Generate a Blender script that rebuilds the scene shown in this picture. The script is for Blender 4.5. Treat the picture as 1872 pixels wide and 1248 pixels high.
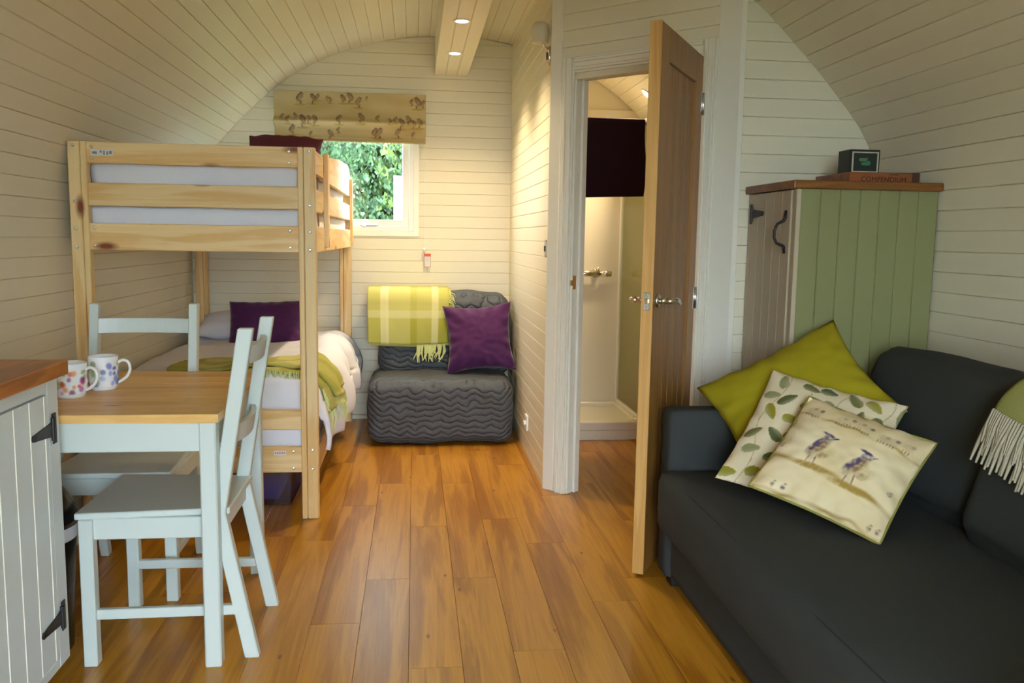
import bpy, bmesh, math, random
from mathutils import Vector, Matrix, noise
random.seed(7)
for o in list(bpy.data.objects): bpy.data.objects.remove(o)
SC = bpy.context.scene; COL = SC.collection
# ------------------------------------------------------------------ camera
F_PX, YAW, PITCH, ROLL, H = 1566.2, .11437, .12048, .01559, 1.24
fw = Vector((math.sin(YAW)*math.cos(PITCH), math.cos(YAW)*math.cos(PITCH), -math.sin(PITCH)))
rt = Vector((math.cos(YAW), -math.sin(YAW), 0)); up = rt.cross(fw)
r2 = rt*math.cos(ROLL) + up*math.sin(ROLL); u2 = up*math.cos(ROLL) - rt*math.sin(ROLL)
cd = bpy.data.cameras.new('camera'); cam = bpy.data.objects.new('camera', cd); COL.objects.link(cam)
cam.matrix_world = Matrix(((r2.x, u2.x, -fw.x, 0), (r2.y, u2.y, -fw.y, 0), (r2.z, u2.z, -fw.z, H), (0, 0, 0, 1)))
cd.sensor_fit = 'HORIZONTAL'; cd.sensor_width = 36; cd.lens = 36*F_PX/1872; cd.clip_start = .05
SC.camera = cam
# ------------------------------------------------------------------ world, exposure
w = bpy.data.worlds.new('sky'); SC.world = w; w.use_nodes = True
bg = w.node_tree.nodes['Background']; bg.inputs[0].default_value = (.72, .87, 1.0, 1); bg.inputs[1].default_value = 20.0
vs = SC.view_settings; vs.view_transform = 'Standard'; vs.look = 'None'; vs.gamma = 1; vs.use_curve_mapping = False
vs.exposure = 0.22
LAMP_W = 56.0
# ------------------------------------------------------------------ materials
MATS = {}
def hexc(r, g, b):
    f = lambda c: ((c/255+.055)/1.055)**2.4 if c/255 > .04045 else c/255/12.92
    return (f(r), f(g), f(b), 1)
def base_mat(name):
    m = bpy.data.materials.new(name); m.use_nodes = True
    nt = m.node_tree; return m, nt, nt.nodes['Principled BSDF'], nt.nodes, nt.links
def plain(name, col, rough=.5, metal=0, bump=0, bscale=200, spec=.5, var=0, sheen=0):
    if name in MATS: return MATS[name]
    m, nt, p, N, L = base_mat(name)
    p.inputs['Base Color'].default_value = col; p.inputs['Roughness'].default_value = rough
    p.inputs['Metallic'].default_value = metal; p.inputs['Specular IOR Level'].default_value = spec
    if sheen: p.inputs['Sheen Weight'].default_value = sheen; p.inputs['Sheen Roughness'].default_value = .4
    tc = N.new('ShaderNodeTexCoord')
    if bump:
        n = N.new('ShaderNodeTexNoise'); n.inputs['Scale'].default_value = bscale; n.inputs['Detail'].default_value = 3
        L.new(tc.outputs['Object'], n.inputs['Vector'])
        b = N.new('ShaderNodeBump'); b.inputs['Strength'].default_value = bump; b.inputs['Distance'].default_value = .002
        L.new(n.outputs['Fac'], b.inputs['Height']); L.new(b.outputs['Normal'], p.inputs['Normal'])
    if var:
        n2 = N.new('ShaderNodeTexNoise'); n2.inputs['Scale'].default_value = 3; L.new(tc.outputs['Object'], n2.inputs['Vector'])
        oi = N.new('ShaderNodeObjectInfo')
        ad = N.new('ShaderNodeMath'); ad.operation = 'ADD'; L.new(n2.outputs['Fac'], ad.inputs[0]); L.new(oi.outputs['Random'], ad.inputs[1])
        mr = N.new('ShaderNodeMapRange'); mr.inputs['From Min'].default_value = .3; mr.inputs['From Max'].default_value = 1.6
        mr.inputs['To Min'].default_value = 1-var; mr.inputs['To Max'].default_value = 1+var*.4
        L.new(ad.outputs[0], mr.inputs['Value'])
        hs = N.new('ShaderNodeHueSaturation'); hs.inputs['Color'].default_value = col
        L.new(mr.outputs[0], hs.inputs['Value']); L.new(hs.outputs[0], p.inputs['Base Color'])
    MATS[name] = m; return m
def wood(name, light, dark, axis='x', along=1.3, across=16, rough=.4, knots=.0, var=.12, knotcol=None, contrast=1.0, pores=.25):
    if name in MATS: return MATS[name]
    m, nt, p, N, L = base_mat(name)
    tc = N.new('ShaderNodeTexCoord'); oi = N.new('ShaderNodeObjectInfo')
    off = N.new('ShaderNodeVectorMath'); off.operation = 'SCALE'; off.inputs[0].default_value = (37.3, 91.7, 53.1); L.new(oi.outputs['Random'], off.inputs['Scale'])
    addv = N.new('ShaderNodeVectorMath'); addv.operation = 'ADD'; L.new(tc.outputs['Object'], addv.inputs[0]); L.new(off.outputs[0], addv.inputs[1])
    mp = N.new('ShaderNodeMapping'); s = [across]*3; s['xyz'.index(axis)] = along; mp.inputs['Scale'].default_value = s
    L.new(addv.outputs[0], mp.inputs['Vector'])
    n1 = N.new('ShaderNodeTexNoise'); n1.inputs['Scale'].default_value = 1; n1.inputs['Detail'].default_value = 5; n1.inputs['Roughness'].default_value = .55; n1.inputs['Distortion'].default_value = .6
    L.new(mp.outputs[0], n1.inputs['Vector'])
    # growth rings: sine of the noise field
    mu = N.new('ShaderNodeMath'); mu.operation = 'MULTIPLY'; mu.inputs[1].default_value = 26; L.new(n1.outputs['Fac'], mu.inputs[0])
    sn = N.new('ShaderNodeMath'); sn.operation = 'SINE'; L.new(mu.outputs[0], sn.inputs[0])
    mp2 = N.new('ShaderNodeMapping'); s2 = [across*14]*3; s2['xyz'.index(axis)] = along*5; mp2.inputs['Scale'].default_value = s2
    L.new(addv.outputs[0], mp2.inputs['Vector'])
    n2 = N.new('ShaderNodeTexNoise'); n2.inputs['Scale'].default_value = 1; n2.inputs['Detail'].default_value = 2; L.new(mp2.outputs[0], n2.inputs['Vector'])
    a = N.new('ShaderNodeMath'); a.operation = 'MULTIPLY_ADD'; a.inputs[1].default_value = .16*contrast; a.inputs[2].default_value = 0; L.new(sn.outputs[0], a.inputs[0])
    b = N.new('ShaderNodeMath'); b.operation = 'MULTIPLY_ADD'; b.inputs[1].default_value = 1.0*contrast; L.new(n1.outputs['Fac'], b.inputs[0]); L.new(a.outputs[0], b.inputs[2])
    c = N.new('ShaderNodeMath'); c.operation = 'MULTIPLY_ADD'; c.inputs[1].default_value = pores; L.new(n2.outputs['Fac'], c.inputs[0]); L.new(b.outputs[0], c.inputs[2])
    mr = N.new('ShaderNodeMapRange'); ctr = .5*contrast+.5*pores
    mr.inputs['From Min'].default_value = ctr-.34; mr.inputs['From Max'].default_value = ctr+.34; L.new(c.outputs[0], mr.inputs['Value'])
    mx = N.new('ShaderNodeMix'); mx.data_type = 'RGBA'; mx.inputs[6].default_value = dark; mx.inputs[7].default_value = light; L.new(mr.outputs[0], mx.inputs['Factor'])
    col = mx.outputs[2]
    if knots:
        mp3 = N.new('ShaderNodeMapping'); s3 = [9.0]*3; s3['xyz'.index(axis)] = 3.4; mp3.inputs['Scale'].default_value = s3; L.new(addv.outputs[0], mp3.inputs['Vector'])
        vo = N.new('ShaderNodeTexVoronoi'); vo.inputs['Scale'].default_value = 1; L.new(mp3.outputs[0], vo.inputs['Vector'])
        kr = N.new('ShaderNodeMapRange'); kr.inputs['From Min'].default_value = knots*.35; kr.inputs['From Max'].default_value = knots; kr.inputs['To Min'].default_value = 1; kr.inputs['To Max'].default_value = 0; L.new(vo.outputs['Distance'], kr.inputs['Value'])
        mk_ = N.new('ShaderNodeMix'); mk_.data_type = 'RGBA'; mk_.inputs[7].default_value = knotcol or hexc(128, 66, 28); L.new(kr.outputs[0], mk_.inputs['Factor']); L.new(col, mk_.inputs[6]); col = mk_.outputs[2]
    hs = N.new('ShaderNodeHueSaturation'); vr = N.new('ShaderNodeMapRange'); vr.inputs['To Min'].default_value = 1-var; vr.inputs['To Max'].default_value = 1+var*.7
    L.new(oi.outputs['Random'], vr.inputs['Value']); L.new(vr.outputs[0], hs.inputs['Value']); L.new(col, hs.inputs['Color']); L.new(hs.outputs[0], p.inputs['Base Color'])
    p.inputs['Roughness'].default_value = rough
    bp = N.new('ShaderNodeBump'); bp.inputs['Strength'].default_value = .12; bp.inputs['Distance'].default_value = .002; L.new(n2.outputs['Fac'], bp.inputs['Height']); L.new(bp.outputs[0], p.inputs['Normal'])
    MATS[name] = m; return m
def fabric(name, col, rough=.95, weave=900, strength=.5, var=.1, sheen=.0):
    return plain(name, col, rough, 0, strength, weave, .2, var, sheen)
def attr_mat(name, rough=.9, weave=0, spec=.3):
    if name in MATS: return MATS[name]
    m, nt, p, N, L = base_mat(name)
    a = N.new('ShaderNodeVertexColor'); a.layer_name = 'print'; L.new(a.outputs[0], p.inputs['Base Color'])
    p.inputs['Roughness'].default_value = rough; p.inputs['Specular IOR Level'].default_value = spec
    if weave:
        tc = N.new('ShaderNodeTexCoord'); n = N.new('ShaderNodeTexNoise'); n.inputs['Scale'].default_value = weave; L.new(tc.outputs['Object'], n.inputs['Vector'])
        b = N.new('ShaderNodeBump'); b.inputs['Strength'].default_value = .4; b.inputs['Distance'].default_value = .002; L.new(n.outputs['Fac'], b.inputs['Height']); L.new(b.outputs[0], p.inputs['Normal'])
    MATS[name] = m; return m
def emit(name, col, s):
    if name in MATS: return MATS[name]
    m = bpy.data.materials.new(name); m.use_nodes = True; nt = m.node_tree; nt.nodes.clear()
    e = nt.nodes.new('ShaderNodeEmission'); e.inputs[0].default_value = col; e.inputs[1].default_value = s
    o = nt.nodes.new('ShaderNodeOutputMaterial'); nt.links.new(e.outputs[0], o.inputs[0]); MATS[name] = m; return m
def glass(name, col=(1, 1, 1, 1), rough=0.0, mixf=.9):
    if name in MATS: return MATS[name]
    m = bpy.data.materials.new(name); m.use_nodes = True; nt = m.node_tree; nt.nodes.clear(); N = nt.nodes; L = nt.links
    t = N.new('ShaderNodeBsdfTransparent'); t.inputs[0].default_value = col
    g = N.new('ShaderNodeBsdfGlossy'); g.inputs['Roughness'].default_value = rough
    x = N.new('ShaderNodeMixShader'); x.inputs[0].default_value = 1-mixf; L.new(t.outputs[0], x.inputs[1]); L.new(g.outputs[0], x.inputs[2])
    o = N.new('ShaderNodeOutputMaterial'); L.new(x.outputs[0], o.inputs[0]); MATS[name] = m; return m

CREAM = (.81, .745, .57, 1)
paint = plain('cream_board_paint', CREAM, .42, bump=.15, bscale=90, var=.035)
trimp = plain('white_gloss_trim', (.85, .81, .69, 1), .3, bump=.08, bscale=60)
floorw = wood('floor_oak', hexc(208, 147, 46), hexc(158, 99, 22), 'y', .7, 10, .30, .07, .07, hexc(126, 72, 22), 1.1, .42)
PX = [wood('pine_'+a, hexc(244, 214, 158), hexc(224, 176, 104), a, 1.0, 13, .45, .20, .07, hexc(128, 58, 22), 1.0, .25) for a in 'xyz']
oak = wood('oak_door', hexc(166, 116, 54), hexc(134, 88, 38), 'z', .8, 14, .4, 0, .06, None, .8, .4)
oakedge = wood('oak_door_lipping', hexc(226, 178, 108), hexc(196, 142, 74), 'z', .9, 12, .4, 0, .05)
tablew = wood('table_top_wood', hexc(236, 192, 118), hexc(208, 152, 80), 'x', 1.4, 9, .38, .12, .08, hexc(110, 62, 24), 1.0, .3)
workw = wood('worktop_wood', hexc(196, 118, 40), hexc(140, 74, 22), 'y', 1.6, 12, .3, 0, .05)
cuptop = wood('cupboard_top_wood', hexc(160, 102, 36), hexc(112, 66, 20), 'x', 1.6, 12, .35, 0, .05)
chairp = plain('pale_grey_paint', (.62, .68, .64, 1), .35, bump=.06, bscale=80)
cabp = plain('cabinet_paint', (.66, .71, .70, 1), .4, bump=.06, bscale=60)
sage = plain('sage_green_paint', (.25, .25, .105, 1), .45, bump=.1, bscale=60, var=.04)
greige = plain('greige_paint', (.50, .42, .29, 1), .45, bump=.1, bscale=60)
iron = plain('black_iron', (.012, .012, .014, 1), .5, bump=.2, bscale=150)
chrome = plain('satin_metal', (.72, .68, .60, 1), .25, 1)
steel = plain('bright_steel', (.75, .76, .78, 1), .25, 1)
darkhole = plain('dark_slot', (.02, .018, .012, 1), .6)
white = plain('white_plastic', (.85, .85, .84, 1), .35)
linen = fabric('white_linen', (.80, .80, .86, 1), .9, 500, .25, .02)
slate = fabric('slate_upholstery', (.050, .054, .053, 1), .9, 700, .6, .08, .0)
plum = fabric('plum_velvet', (.080, .018, .088, 1), .75, 300, .3, .12, .25)
maroon = fabric('maroon_cover', (.11, .022, .036, 1), .9, 500, .3, .1)
plumtowel = fabric('dark_plum_towel', (.022, .007, .016, 1), 1.0, 350, 1.0, .1)
lime = fabric('lime_fabric', (.42, .35, .014, 1), .9, 800, .6, .06)
limethrow = fabric('soft_green_weave', (.37, .38, .12, 1), 1, 260, 1.0, .1)
fringem = fabric('cream_fringe', (.46, .41, .29, 1), 1, 300, .6, .1)
greenfringe = fabric('pale_green_fringe', (.66, .70, .30, 1), 1, 300, .6, .1)
printm = attr_mat('printed_fabric', .9, 700)
glaze = attr_mat('printed_china', .12, 0, .5)
lampglow = emit('lamp_glow', (1.0, .93, .78, 1), 14)
glassm = glass('window_glass', (.96, .98, .97, 1), 0, .94)
showerglass = glass('shower_glass', (.86, .87, .72, 1), .02, .92)
showerp = plain('shower_panel', (.80, .73, .56, 1), .22)
traym = plain('shower_tray_acrylic', (.84, .80, .68, 1), .2)

# ------------------------------------------------------------------ mesh helpers (all coordinates in the room's metres)
WL = {}
def wloc(o): return WL.get(o.name, Vector((0, 0, 0))) if o else Vector((0, 0, 0))
def props(o, label=None, cat=None, group=None, kind=None):
    if label: o['label'] = label
    if cat: o['category'] = cat
    if group: o['group'] = group
    if kind: o['kind'] = kind
    return o
def empty(name, loc, label=None, cat=None, group=None, kind=None):
    o = bpy.data.objects.new(name, None); COL.objects.link(o); o.location = loc; o.empty_display_size = .1
    WL[o.name] = Vector(loc); return props(o, label, cat, group, kind)
def link_mesh(name, me, mat, parent, loc):
    o = bpy.data.objects.new(name, me); COL.objects.link(o)
    if mat and not me.materials: me.materials.append(mat)
    if parent: o.parent = parent
    o.location = loc; WL[o.name] = wloc(parent)+Vector(loc)
    return o
def mk(name, V, Fc, mat, parent=None, smooth=False, cols=None, fix=True):
    if parent is None:
        xs = [v[0] for v in V]; ys = [v[1] for v in V]; zs = [v[2] for v in V]
        O = Vector(((min(xs)+max(xs))/2, (min(ys)+max(ys))/2, min(zs))); loc = O
    else: O = wloc(parent); loc = Vector((0, 0, 0))
    me = bpy.data.meshes.new(name); me.from_pydata([(v[0]-O.x, v[1]-O.y, v[2]-O.z) for v in V], [], Fc)
    if cols is not None:
        a = me.color_attributes.new('print', 'FLOAT_COLOR', 'POINT')
        a.data.foreach_set('color', [c for q in cols for c in (q[0], q[1], q[2], 1)])
    if fix:
        bm = bmesh.new(); bm.from_mesh(me); bmesh.ops.recalc_face_normals(bm, faces=bm.faces); bm.to_mesh(me); bm.free()
    if smooth: me.polygons.foreach_set('use_smooth', [True]*len(me.polygons))
    me.update()
    return link_mesh(name, me, mat, parent, loc)
BF = [(0, 3, 2, 1), (4, 5, 6, 7), (0, 1, 5, 4), (1, 2, 6, 5), (2, 3, 7, 6), (3, 0, 4, 7)]
def frame(O, U, V, W):   # local -> world
    O, U, V, W = Vector(O), Vector(U), Vector(V), Vector(W)
    return lambda p: O + U*p[0] + V*p[1] + W*p[2]
def bevmesh(V, Fc, bev, seg):
    bm = bmesh.new(); vs_ = [bm.verts.new(v) for v in V]
    for f in Fc: bm.faces.new([vs_[i] for i in f])
    bmesh.ops.recalc_face_normals(bm, faces=bm.faces)
    if bev: bmesh.ops.bevel(bm, geom=list(bm.edges), offset=bev, segments=seg, profile=.5, affect='EDGES', clamp_overlap=True)
    bm.verts.index_update()
    V2 = [v.co.copy() for v in bm.verts]; F2 = [[v.index for v in f.verts] for f in bm.faces]; bm.free()
    return V2, F2
class MB:
    def __init__(s): s.V = []; s.F = []
    def add(s, V, Fc, T=None):
        n = len(s.V); s.V += [tuple(T(v)) if T else tuple(v) for v in V]; s.F += [[i+n for i in f] for f in Fc]; return s
    def box(s, x0, x1, y0, y1, z0, z1, bev=.002, seg=1, T=None):
        V = [(x0, y0, z0), (x1, y0, z0), (x1, y1, z0), (x0, y1, z0), (x0, y0, z1), (x1, y0, z1), (x1, y1, z1), (x0, y1, z1)]
        V, Fc = bevmesh(V, BF, bev, seg) if bev else (V, BF)
        return s.add(V, Fc, T)
    def hexa(s, V, bev=.002, seg=1, T=None):
        V, Fc = bevmesh(V, BF, bev, seg) if bev else (V, BF)
        return s.add(V, Fc, T)
    def tube(s, path, r, n=8, T=None, cap=True):
        P = [Vector(p) for p in path]; R = r if isinstance(r, (list, tuple)) else [r]*len(P)
        V = []; Fc = []; prev = None
        for i, p in enumerate(P):
            t = (P[min(i+1, len(P)-1)]-P[max(i-1, 0)]).normalized()
            if prev is None:
                a = Vector((0, 0, 1)) if abs(t.z) < .9 else Vector((1, 0, 0)); e = t.cross(a).normalized()
            else: e = (prev-t*prev.dot(t)).normalized()
            prev = e; f = t.cross(e)
            for k in range(n):
                an = 2*math.pi*k/n; V.append(p+(e*math.cos(an)+f*math.sin(an))*R[i])
        for i in range(len(P)-1):
            for k in range(n): Fc.append([i*n+k, i*n+(k+1) % n, (i+1)*n+(k+1) % n, (i+1)*n+k])
        if cap: Fc.append(list(range(n))[::-1]); Fc.append([(len(P)-1)*n+k for k in range(n)])
        return s.add(V, Fc, T)
    def lathe(s, prof, n=24, T=None):   # prof [(r,z)] ; closed at r=0 ends
        V = []; Fc = []
        for r, z in prof:
            for k in range(n):
                a = 2*math.pi*k/n; V.append((r*math.cos(a), r*math.sin(a), z))
        for i in range(len(prof)-1):
            for k in range(n): Fc.append([i*n+k, i*n+(k+1) % n, (i+1)*n+(k+1) % n, (i+1)*n+k])
        Fc.append(list(range(n))[::-1]); Fc.append([(len(prof)-1)*n+k for k in range(n)])
        return s.add(V, Fc, T)
    def poly(s, pts, h0, h1, T=None, bev=0):   # extruded polygon: pts (a,b) -> (a,b,h)
        n = len(pts); V = [(a, b, h0) for a, b in pts]+[(a, b, h1) for a, b in pts]
        Fc = [list(range(n))[::-1], list(range(n, 2*n))]+[[i, (i+1) % n, n+(i+1) % n, n+i] for i in range(n)]
        if bev: V, Fc = bevmesh(V, Fc, bev, 2)
        return s.add(V, Fc, T)
    def build(s, name, mat, parent=None, smooth=False): return mk(name, s.V, s.F, mat, parent, smooth)
def bx(name, x0, x1, y0, y1, z0, z1, mat, parent=None, bev=.002, seg=1, T=None, smooth=False):
    return MB().box(x0, x1, y0, y1, z0, z1, bev, seg, T).build(name, mat, parent, smooth)
def soft_smooth(o, ang=40):
    me = o.data; me.polygons.foreach_set('use_smooth', [True]*len(me.polygons))
    try: me.set_sharp_from_angle(angle=math.radians(ang))
    except Exception: pass
    return o
def grid(fn, nu, nv, closed_u=False):
    V = [fn(i/nu, j/nv) for j in range(nv+1) for i in range(nu+1)]
    Fc = [[j*(nu+1)+i, j*(nu+1)+i+1, (j+1)*(nu+1)+i+1, (j+1)*(nu+1)+i] for j in range(nv) for i in range(nu)]
    return V, Fc
def sheet(name, fn, nu, nv, mat, parent=None, thick=.006, colfn=None):
    V, Fc = grid(fn, nu, nv)
    cols = [colfn(i/nu, j/nv) for j in range(nv+1) for i in range(nu+1)] if colfn else None
    o = mk(name, V, Fc, mat, parent, True, cols, fix=False)
    if thick:
        md = o.modifiers.new('thick', 'SOLIDIFY'); md.thickness = thick; md.offset = 0
    return o
def nz(x, y, z=0.0): return noise.noise(Vector((x, y, z)))

# ------------------------------------------------------------------ room shell
XL, XR, XC, YB, YF = -1.435, 1.925, .245, 5.80, -.75
PITCHB, PH = .0745, .0315
prof_pts = [(1.68, -.05), (1.68, .6), (1.68, 1.15), (1.68, 1.38), (1.664, 1.545), (1.60, 1.69), (1.49, 1.825), (1.345, 1.98), (1.15, 2.165), (.99, 2.275), (.85, 2.355), (.71, 2.412), (.54, 2.466), (.366, 2.507), (.18, 2.53), (0, 2.536)]
full = [(-a, b) for a, b in prof_pts]+[(a, b) for a, b in prof_pts[::-1][1:]]
def catmull(P, n):
    out = []
    for i in range(len(P)-1):
        p0 = P[max(i-1, 0)]; p1 = P[i]; p2 = P[i+1]; p3 = P[min(i+2, len(P)-1)]
        for k in range(n):
            t = k/n
            out.append(tuple(.5*((2*b)+(-a+c)*t+(2*a-5*b+4*c-d)*t*t+(-a+3*b-3*c+d)*t**3) for a, b, c, d in zip(p0, p1, p2, p3)))
    out.append(P[-1]); return out
dense = catmull(full, 12)
half = [q for q in dense if q[0] >= 0][::-1]     # from floor (right side) up to apex
def arch_dx(z):
    best = 0
    for (a, b), (c, d) in zip(half, half[1:]):
        if (b-z)*(d-z) <= 0 and b != d: best = max(best, a+(c-a)*(z-b)/(d-b))
    return best
def arch_z(dx):
    for (a, b), (c, d) in zip(half[::-1], half[::-1][1:]):
        if (a-dx)*(c-dx) <= 0 and a != c: return b+(d-b)*(dx-a)/(c-a)
    return 0
arc = [0]
for p, q in zip(dense, dense[1:]): arc.append(arc[-1]+math.dist(p, q))
def on_arc(s):
    s = max(0, min(arc[-1], s))
    for i in range(len(arc)-1):
        if arc[i+1] >= s:
            t = (s-arc[i])/(arc[i+1]-arc[i] or 1); p, q = dense[i], dense[i+1]
            return Vector((p[0]+(q[0]-p[0])*t, p[1]+(q[1]-p[1])*t))
    return Vector(dense[-1])
BT, BC = .014, .0024   # board thickness, chamfer
def board(parent, T, ub0, ub1, ut0, ut1, v0, v1, mat=paint, name='board', t=BT, c=BC):
    g = .0004
    v0 += g; v1 -= g
    L = lambda v, a, b: a+(b-a)*(v-v0)/(v1-v0)
    V = []
    for d, ins in ((0, 0), (t-c, 0), (t, c)):
        a, b = v0+ins, v1-ins
        V += [(L(a, ub0, ut0), a, d), (L(a, ub1, ut1), a, d), (L(b, ub1, ut1), b, d), (L(b, ub0, ut0), b, d)]
    Fc = [(0, 3, 2, 1), (8, 9, 10, 11)]
    for k in (0, 4): Fc += [(k, k+1, k+5, k+4), (k+1, k+2, k+6, k+5), (k+2, k+3, k+7, k+6), (k+3, k, k+4, k+7)]
    return mk(name, [tuple(T(v)) for v in V], Fc, mat, parent)
def rows(z0=0, z1=2.6):
    k = 0; out = []; z = PH-PITCHB
    while z < z1:
        a, b = max(z, z0), min(z+PITCHB, z1)
        if b-a > .012: out.append((a, b))
        z += PITCHB
    return out
# side walls and arched ceiling: shells plus boards running the length of the room
def shell(name, s0, s1, n):
    pts = [on_arc(s0+(s1-s0)*i/n) for i in range(n+1)]; V = []
    for i, p in enumerate(pts):
        t = (pts[min(i+1, n)]-pts[max(i-1, 0)]).normalized(); nn = Vector((-t.y, t.x))   # outward
        for off in (BT, BT+.05):
            q = p+nn*off
            for y in (YF-.06, YB+.07): V.append((XC+q.x, y, q.y))
    Fc = []
    for i in range(n):
        a = 4*i; b = a+4
        Fc += [(a, a+1, b+1, b), (a+2, b+2, b+3, a+3), (a, b, b+2, a+2), (a+1, a+3, b+3, b+1)]
    Fc += [(0, 2, 3, 1), (4*n, 4*n+1, 4*n+3, 4*n+2)]
    return props(mk(name, V, Fc, paint), kind='structure')
s_spring = next(arc[i] for i, p in enumerate(dense) if p[1] > 1.40)
TOT = arc[-1]
nL = round(s_spring/PITCHB); s_spring = nL*PITCHB
wall_left = shell('wall_left', 0, s_spring, 3)
ceiling = shell('ceiling', s_spring, TOT-s_spring, 60)
wall_right = shell('wall_right', TOT-s_spring, TOT, 3)
nb = round(TOT/PITCHB); pb = TOT/nb
for k in range(nb):
    p, q = on_arc(k*pb), on_arc((k+1)*pb); t = (q-p); ln = t.length; t.normalize(); nin = Vector((t.y, -t.x))
    o0 = p-nin*BT
    if q.y < .01: continue
    par = wall_left if (k+.5)*pb < s_spring else wall_right if (k+.5)*pb > TOT-s_spring else ceiling
    board(par, frame((XC+o0.x, 0, o0.y), (0, 1, 0), (t.x, 0, t.y), (nin.x, 0, nin.y)), YF, YB+.005, YF, YB+.005, 0, ln)
# back wall with window opening
WX0, WX1, WZ0, WZ1 = -.86, -.005, 1.27, 2.11
wb = MB()
for (a, b, c_, d_) in ((-1.75, WX0, -.02, 2.62), (WX1, 2.25, -.02, 2.62), (WX0, WX1, -.02, WZ0), (WX0, WX1, WZ1, 2.62)):
    wb.box(a, b, YB+BT, YB+.07, c_, d_, 0)
wall_back = props(wb.build('wall_back', paint), kind='structure')
TB = frame((0, YB+BT, 0), (1, 0, 0), (0, 0, 1), (0, -1, 0))
def arch_span(z, e=.012): d = arch_dx(min(z, 2.53)); return XC-d-e, XC+d+e
for z0, z1 in rows(0, 2.53):
    l0, r0 = arch_span(z0); l1, r1 = arch_span(z1)
    if z1 > WZ0+.005 and z0 < WZ1-.005:
        if z0 < WZ0 < z1: board(wall_back, TB, WX0, WX1, WX0, WX1, z0, WZ0)
        if z0 < WZ1 < z1: board(wall_back, TB, WX0, WX1, WX0, WX1, WZ1, z1)
        board(wall_back, TB, l0, WX0, l1, WX0, z0, z1)
        board(wall_back, TB, WX1, .66, WX1, .66, z0, z1)
    else: board(wall_back, TB, l0, min(.66, r0), l1, min(.66, r1), z0, z1)
# front gable behind the camera, glazed double door standing open
wf = MB(); FX0, FX1, FZ1 = -.36, .85, 2.15
for (a, b, c_, d_) in ((-1.75, FX0, -.02, 2.62), (FX1, 2.25, -.02, 2.62), (FX0, FX1, FZ1, 2.62)): wf.box(a, b, YF-.06, YF, c_, d_, 0)
cn = MB(); cpts = [on_arc(TOT*i/40) for i in range(41)]
for a_, b_ in zip(cpts, cpts[1:]):
    if a_.y < 1.0 and b_.y < 1.0: continue
    t_ = (b_-a_).normalized(); n_ = Vector((-t_.y, t_.x))*.06
    cn.hexa([(XC+p.x, y, p.y) for y in (YF-1.6, YF-.06) for p in (a_, b_, b_+n_, a_+n_)], 0)
props(cn.build('added_shade_canopy', paint), kind='structure')  # unseen roof overhang, added to block steep daylight at the doorway
props(bx('added_deck', -2.2, 2.7, YF-2.6, YF-.06, -.3, -.06, plain('added_deck_timber', (.09, .065, .04, 1), .8, bump=.4, bscale=40), None, 0), kind='structure')  # unseen dark platform, added along with the overhang to keep daylight low
wall_front = props(wf.build('wall_front', paint), kind='structure')
tf = MB(); tf.box(FX0, FX0+.06, YF-.07, YF+.01, 0, FZ1).box(FX1-.06, FX1, YF-.07, YF+.01, 0, FZ1).box(FX0, FX1, YF-.07, YF+.01, FZ1-.06, FZ1)
props(tf.build('trim_1', trimp), kind='structure')
# partition between sleeping corner and bathroom
PX0, PX1, PYE = .64, .72, 4.11
zt = arch_z(PX0-XC)+.01
wall_partition = props(bx('wall_partition', PX0+BT, PX1, PYE+.0, YB+.01, -.01, zt, paint, None, 0), kind='structure')
TP = frame((PX0+BT, 0, 0), (0, 1, 0), (0, 0, 1), (-1, 0, 0))
for z0, z1 in rows(0, zt): board(wall_partition, TP, PYE+.006, YB+.005, PYE+.006, YB+.005, z0, z1)
# angled door wall
S2 = math.sqrt(.5)
P0 = Vector((PX0, PYE, 0)); LD = .942; UD = Vector((S2, -S2, 0)); ND = Vector((-S2, -S2, 0))
U0, U1, DZ = .125, .79, 2.005
TD0 = frame(P0-ND*-0 - ND*.0, UD, (0, 0, 1), ND)           # depth 0 = front face of boards
TD = lambda p: P0+UD*p[0]+Vector((0, 0, 1))*p[1]+ND*(p[2]-BT)
wd = MB(); z_l, z_r = arch_z(.395)+.02, arch_z(1.306-XC)+.03
def wpoly(u0, u1, za, zb0, zb1): wd.hexa([TD(v) for v in ((u0, za, -.07), (u1, za, -.07), (u1, za, 0), (u0, za, 0), (u0, zb0, -.07), (u1, zb1, -.07), (u1, zb1, 0), (u0, zb0, 0))], 0)
def door_top(u): P = P0+UD*u; return arch_z(P.x-XC)+.004
wpoly(0, U0, -.01, door_top(0), door_top(U0)); wpoly(U1, LD, -.01, door_top(U1), door_top(LD)); wpoly(U0, U1, DZ, door_top(U0), door_top(U1))
wall_door = props(wd.build('wall_door', paint), kind='structure')
for z0, z1 in rows(0, door_top(0)):
    def lim(z):      # furthest u at this height under the arch
        u = LD
        while u > 0 and arch_z((P0+UD*u).x-XC) < z-.005: u -= .01
        return u
    a, b = lim(z0), lim(z1)
    if a < .03: continue
    if z1 <= DZ+.03:
        board(wall_door, TD, 0, U0-.03, 0, U0-.03, z0, z1); board(wall_door, TD, U1+.03, LD, U1+.03, LD, z0, z1)
    else: board(wall_door, TD, 0, a, 0, max(b, .02), z0, z1)
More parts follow.
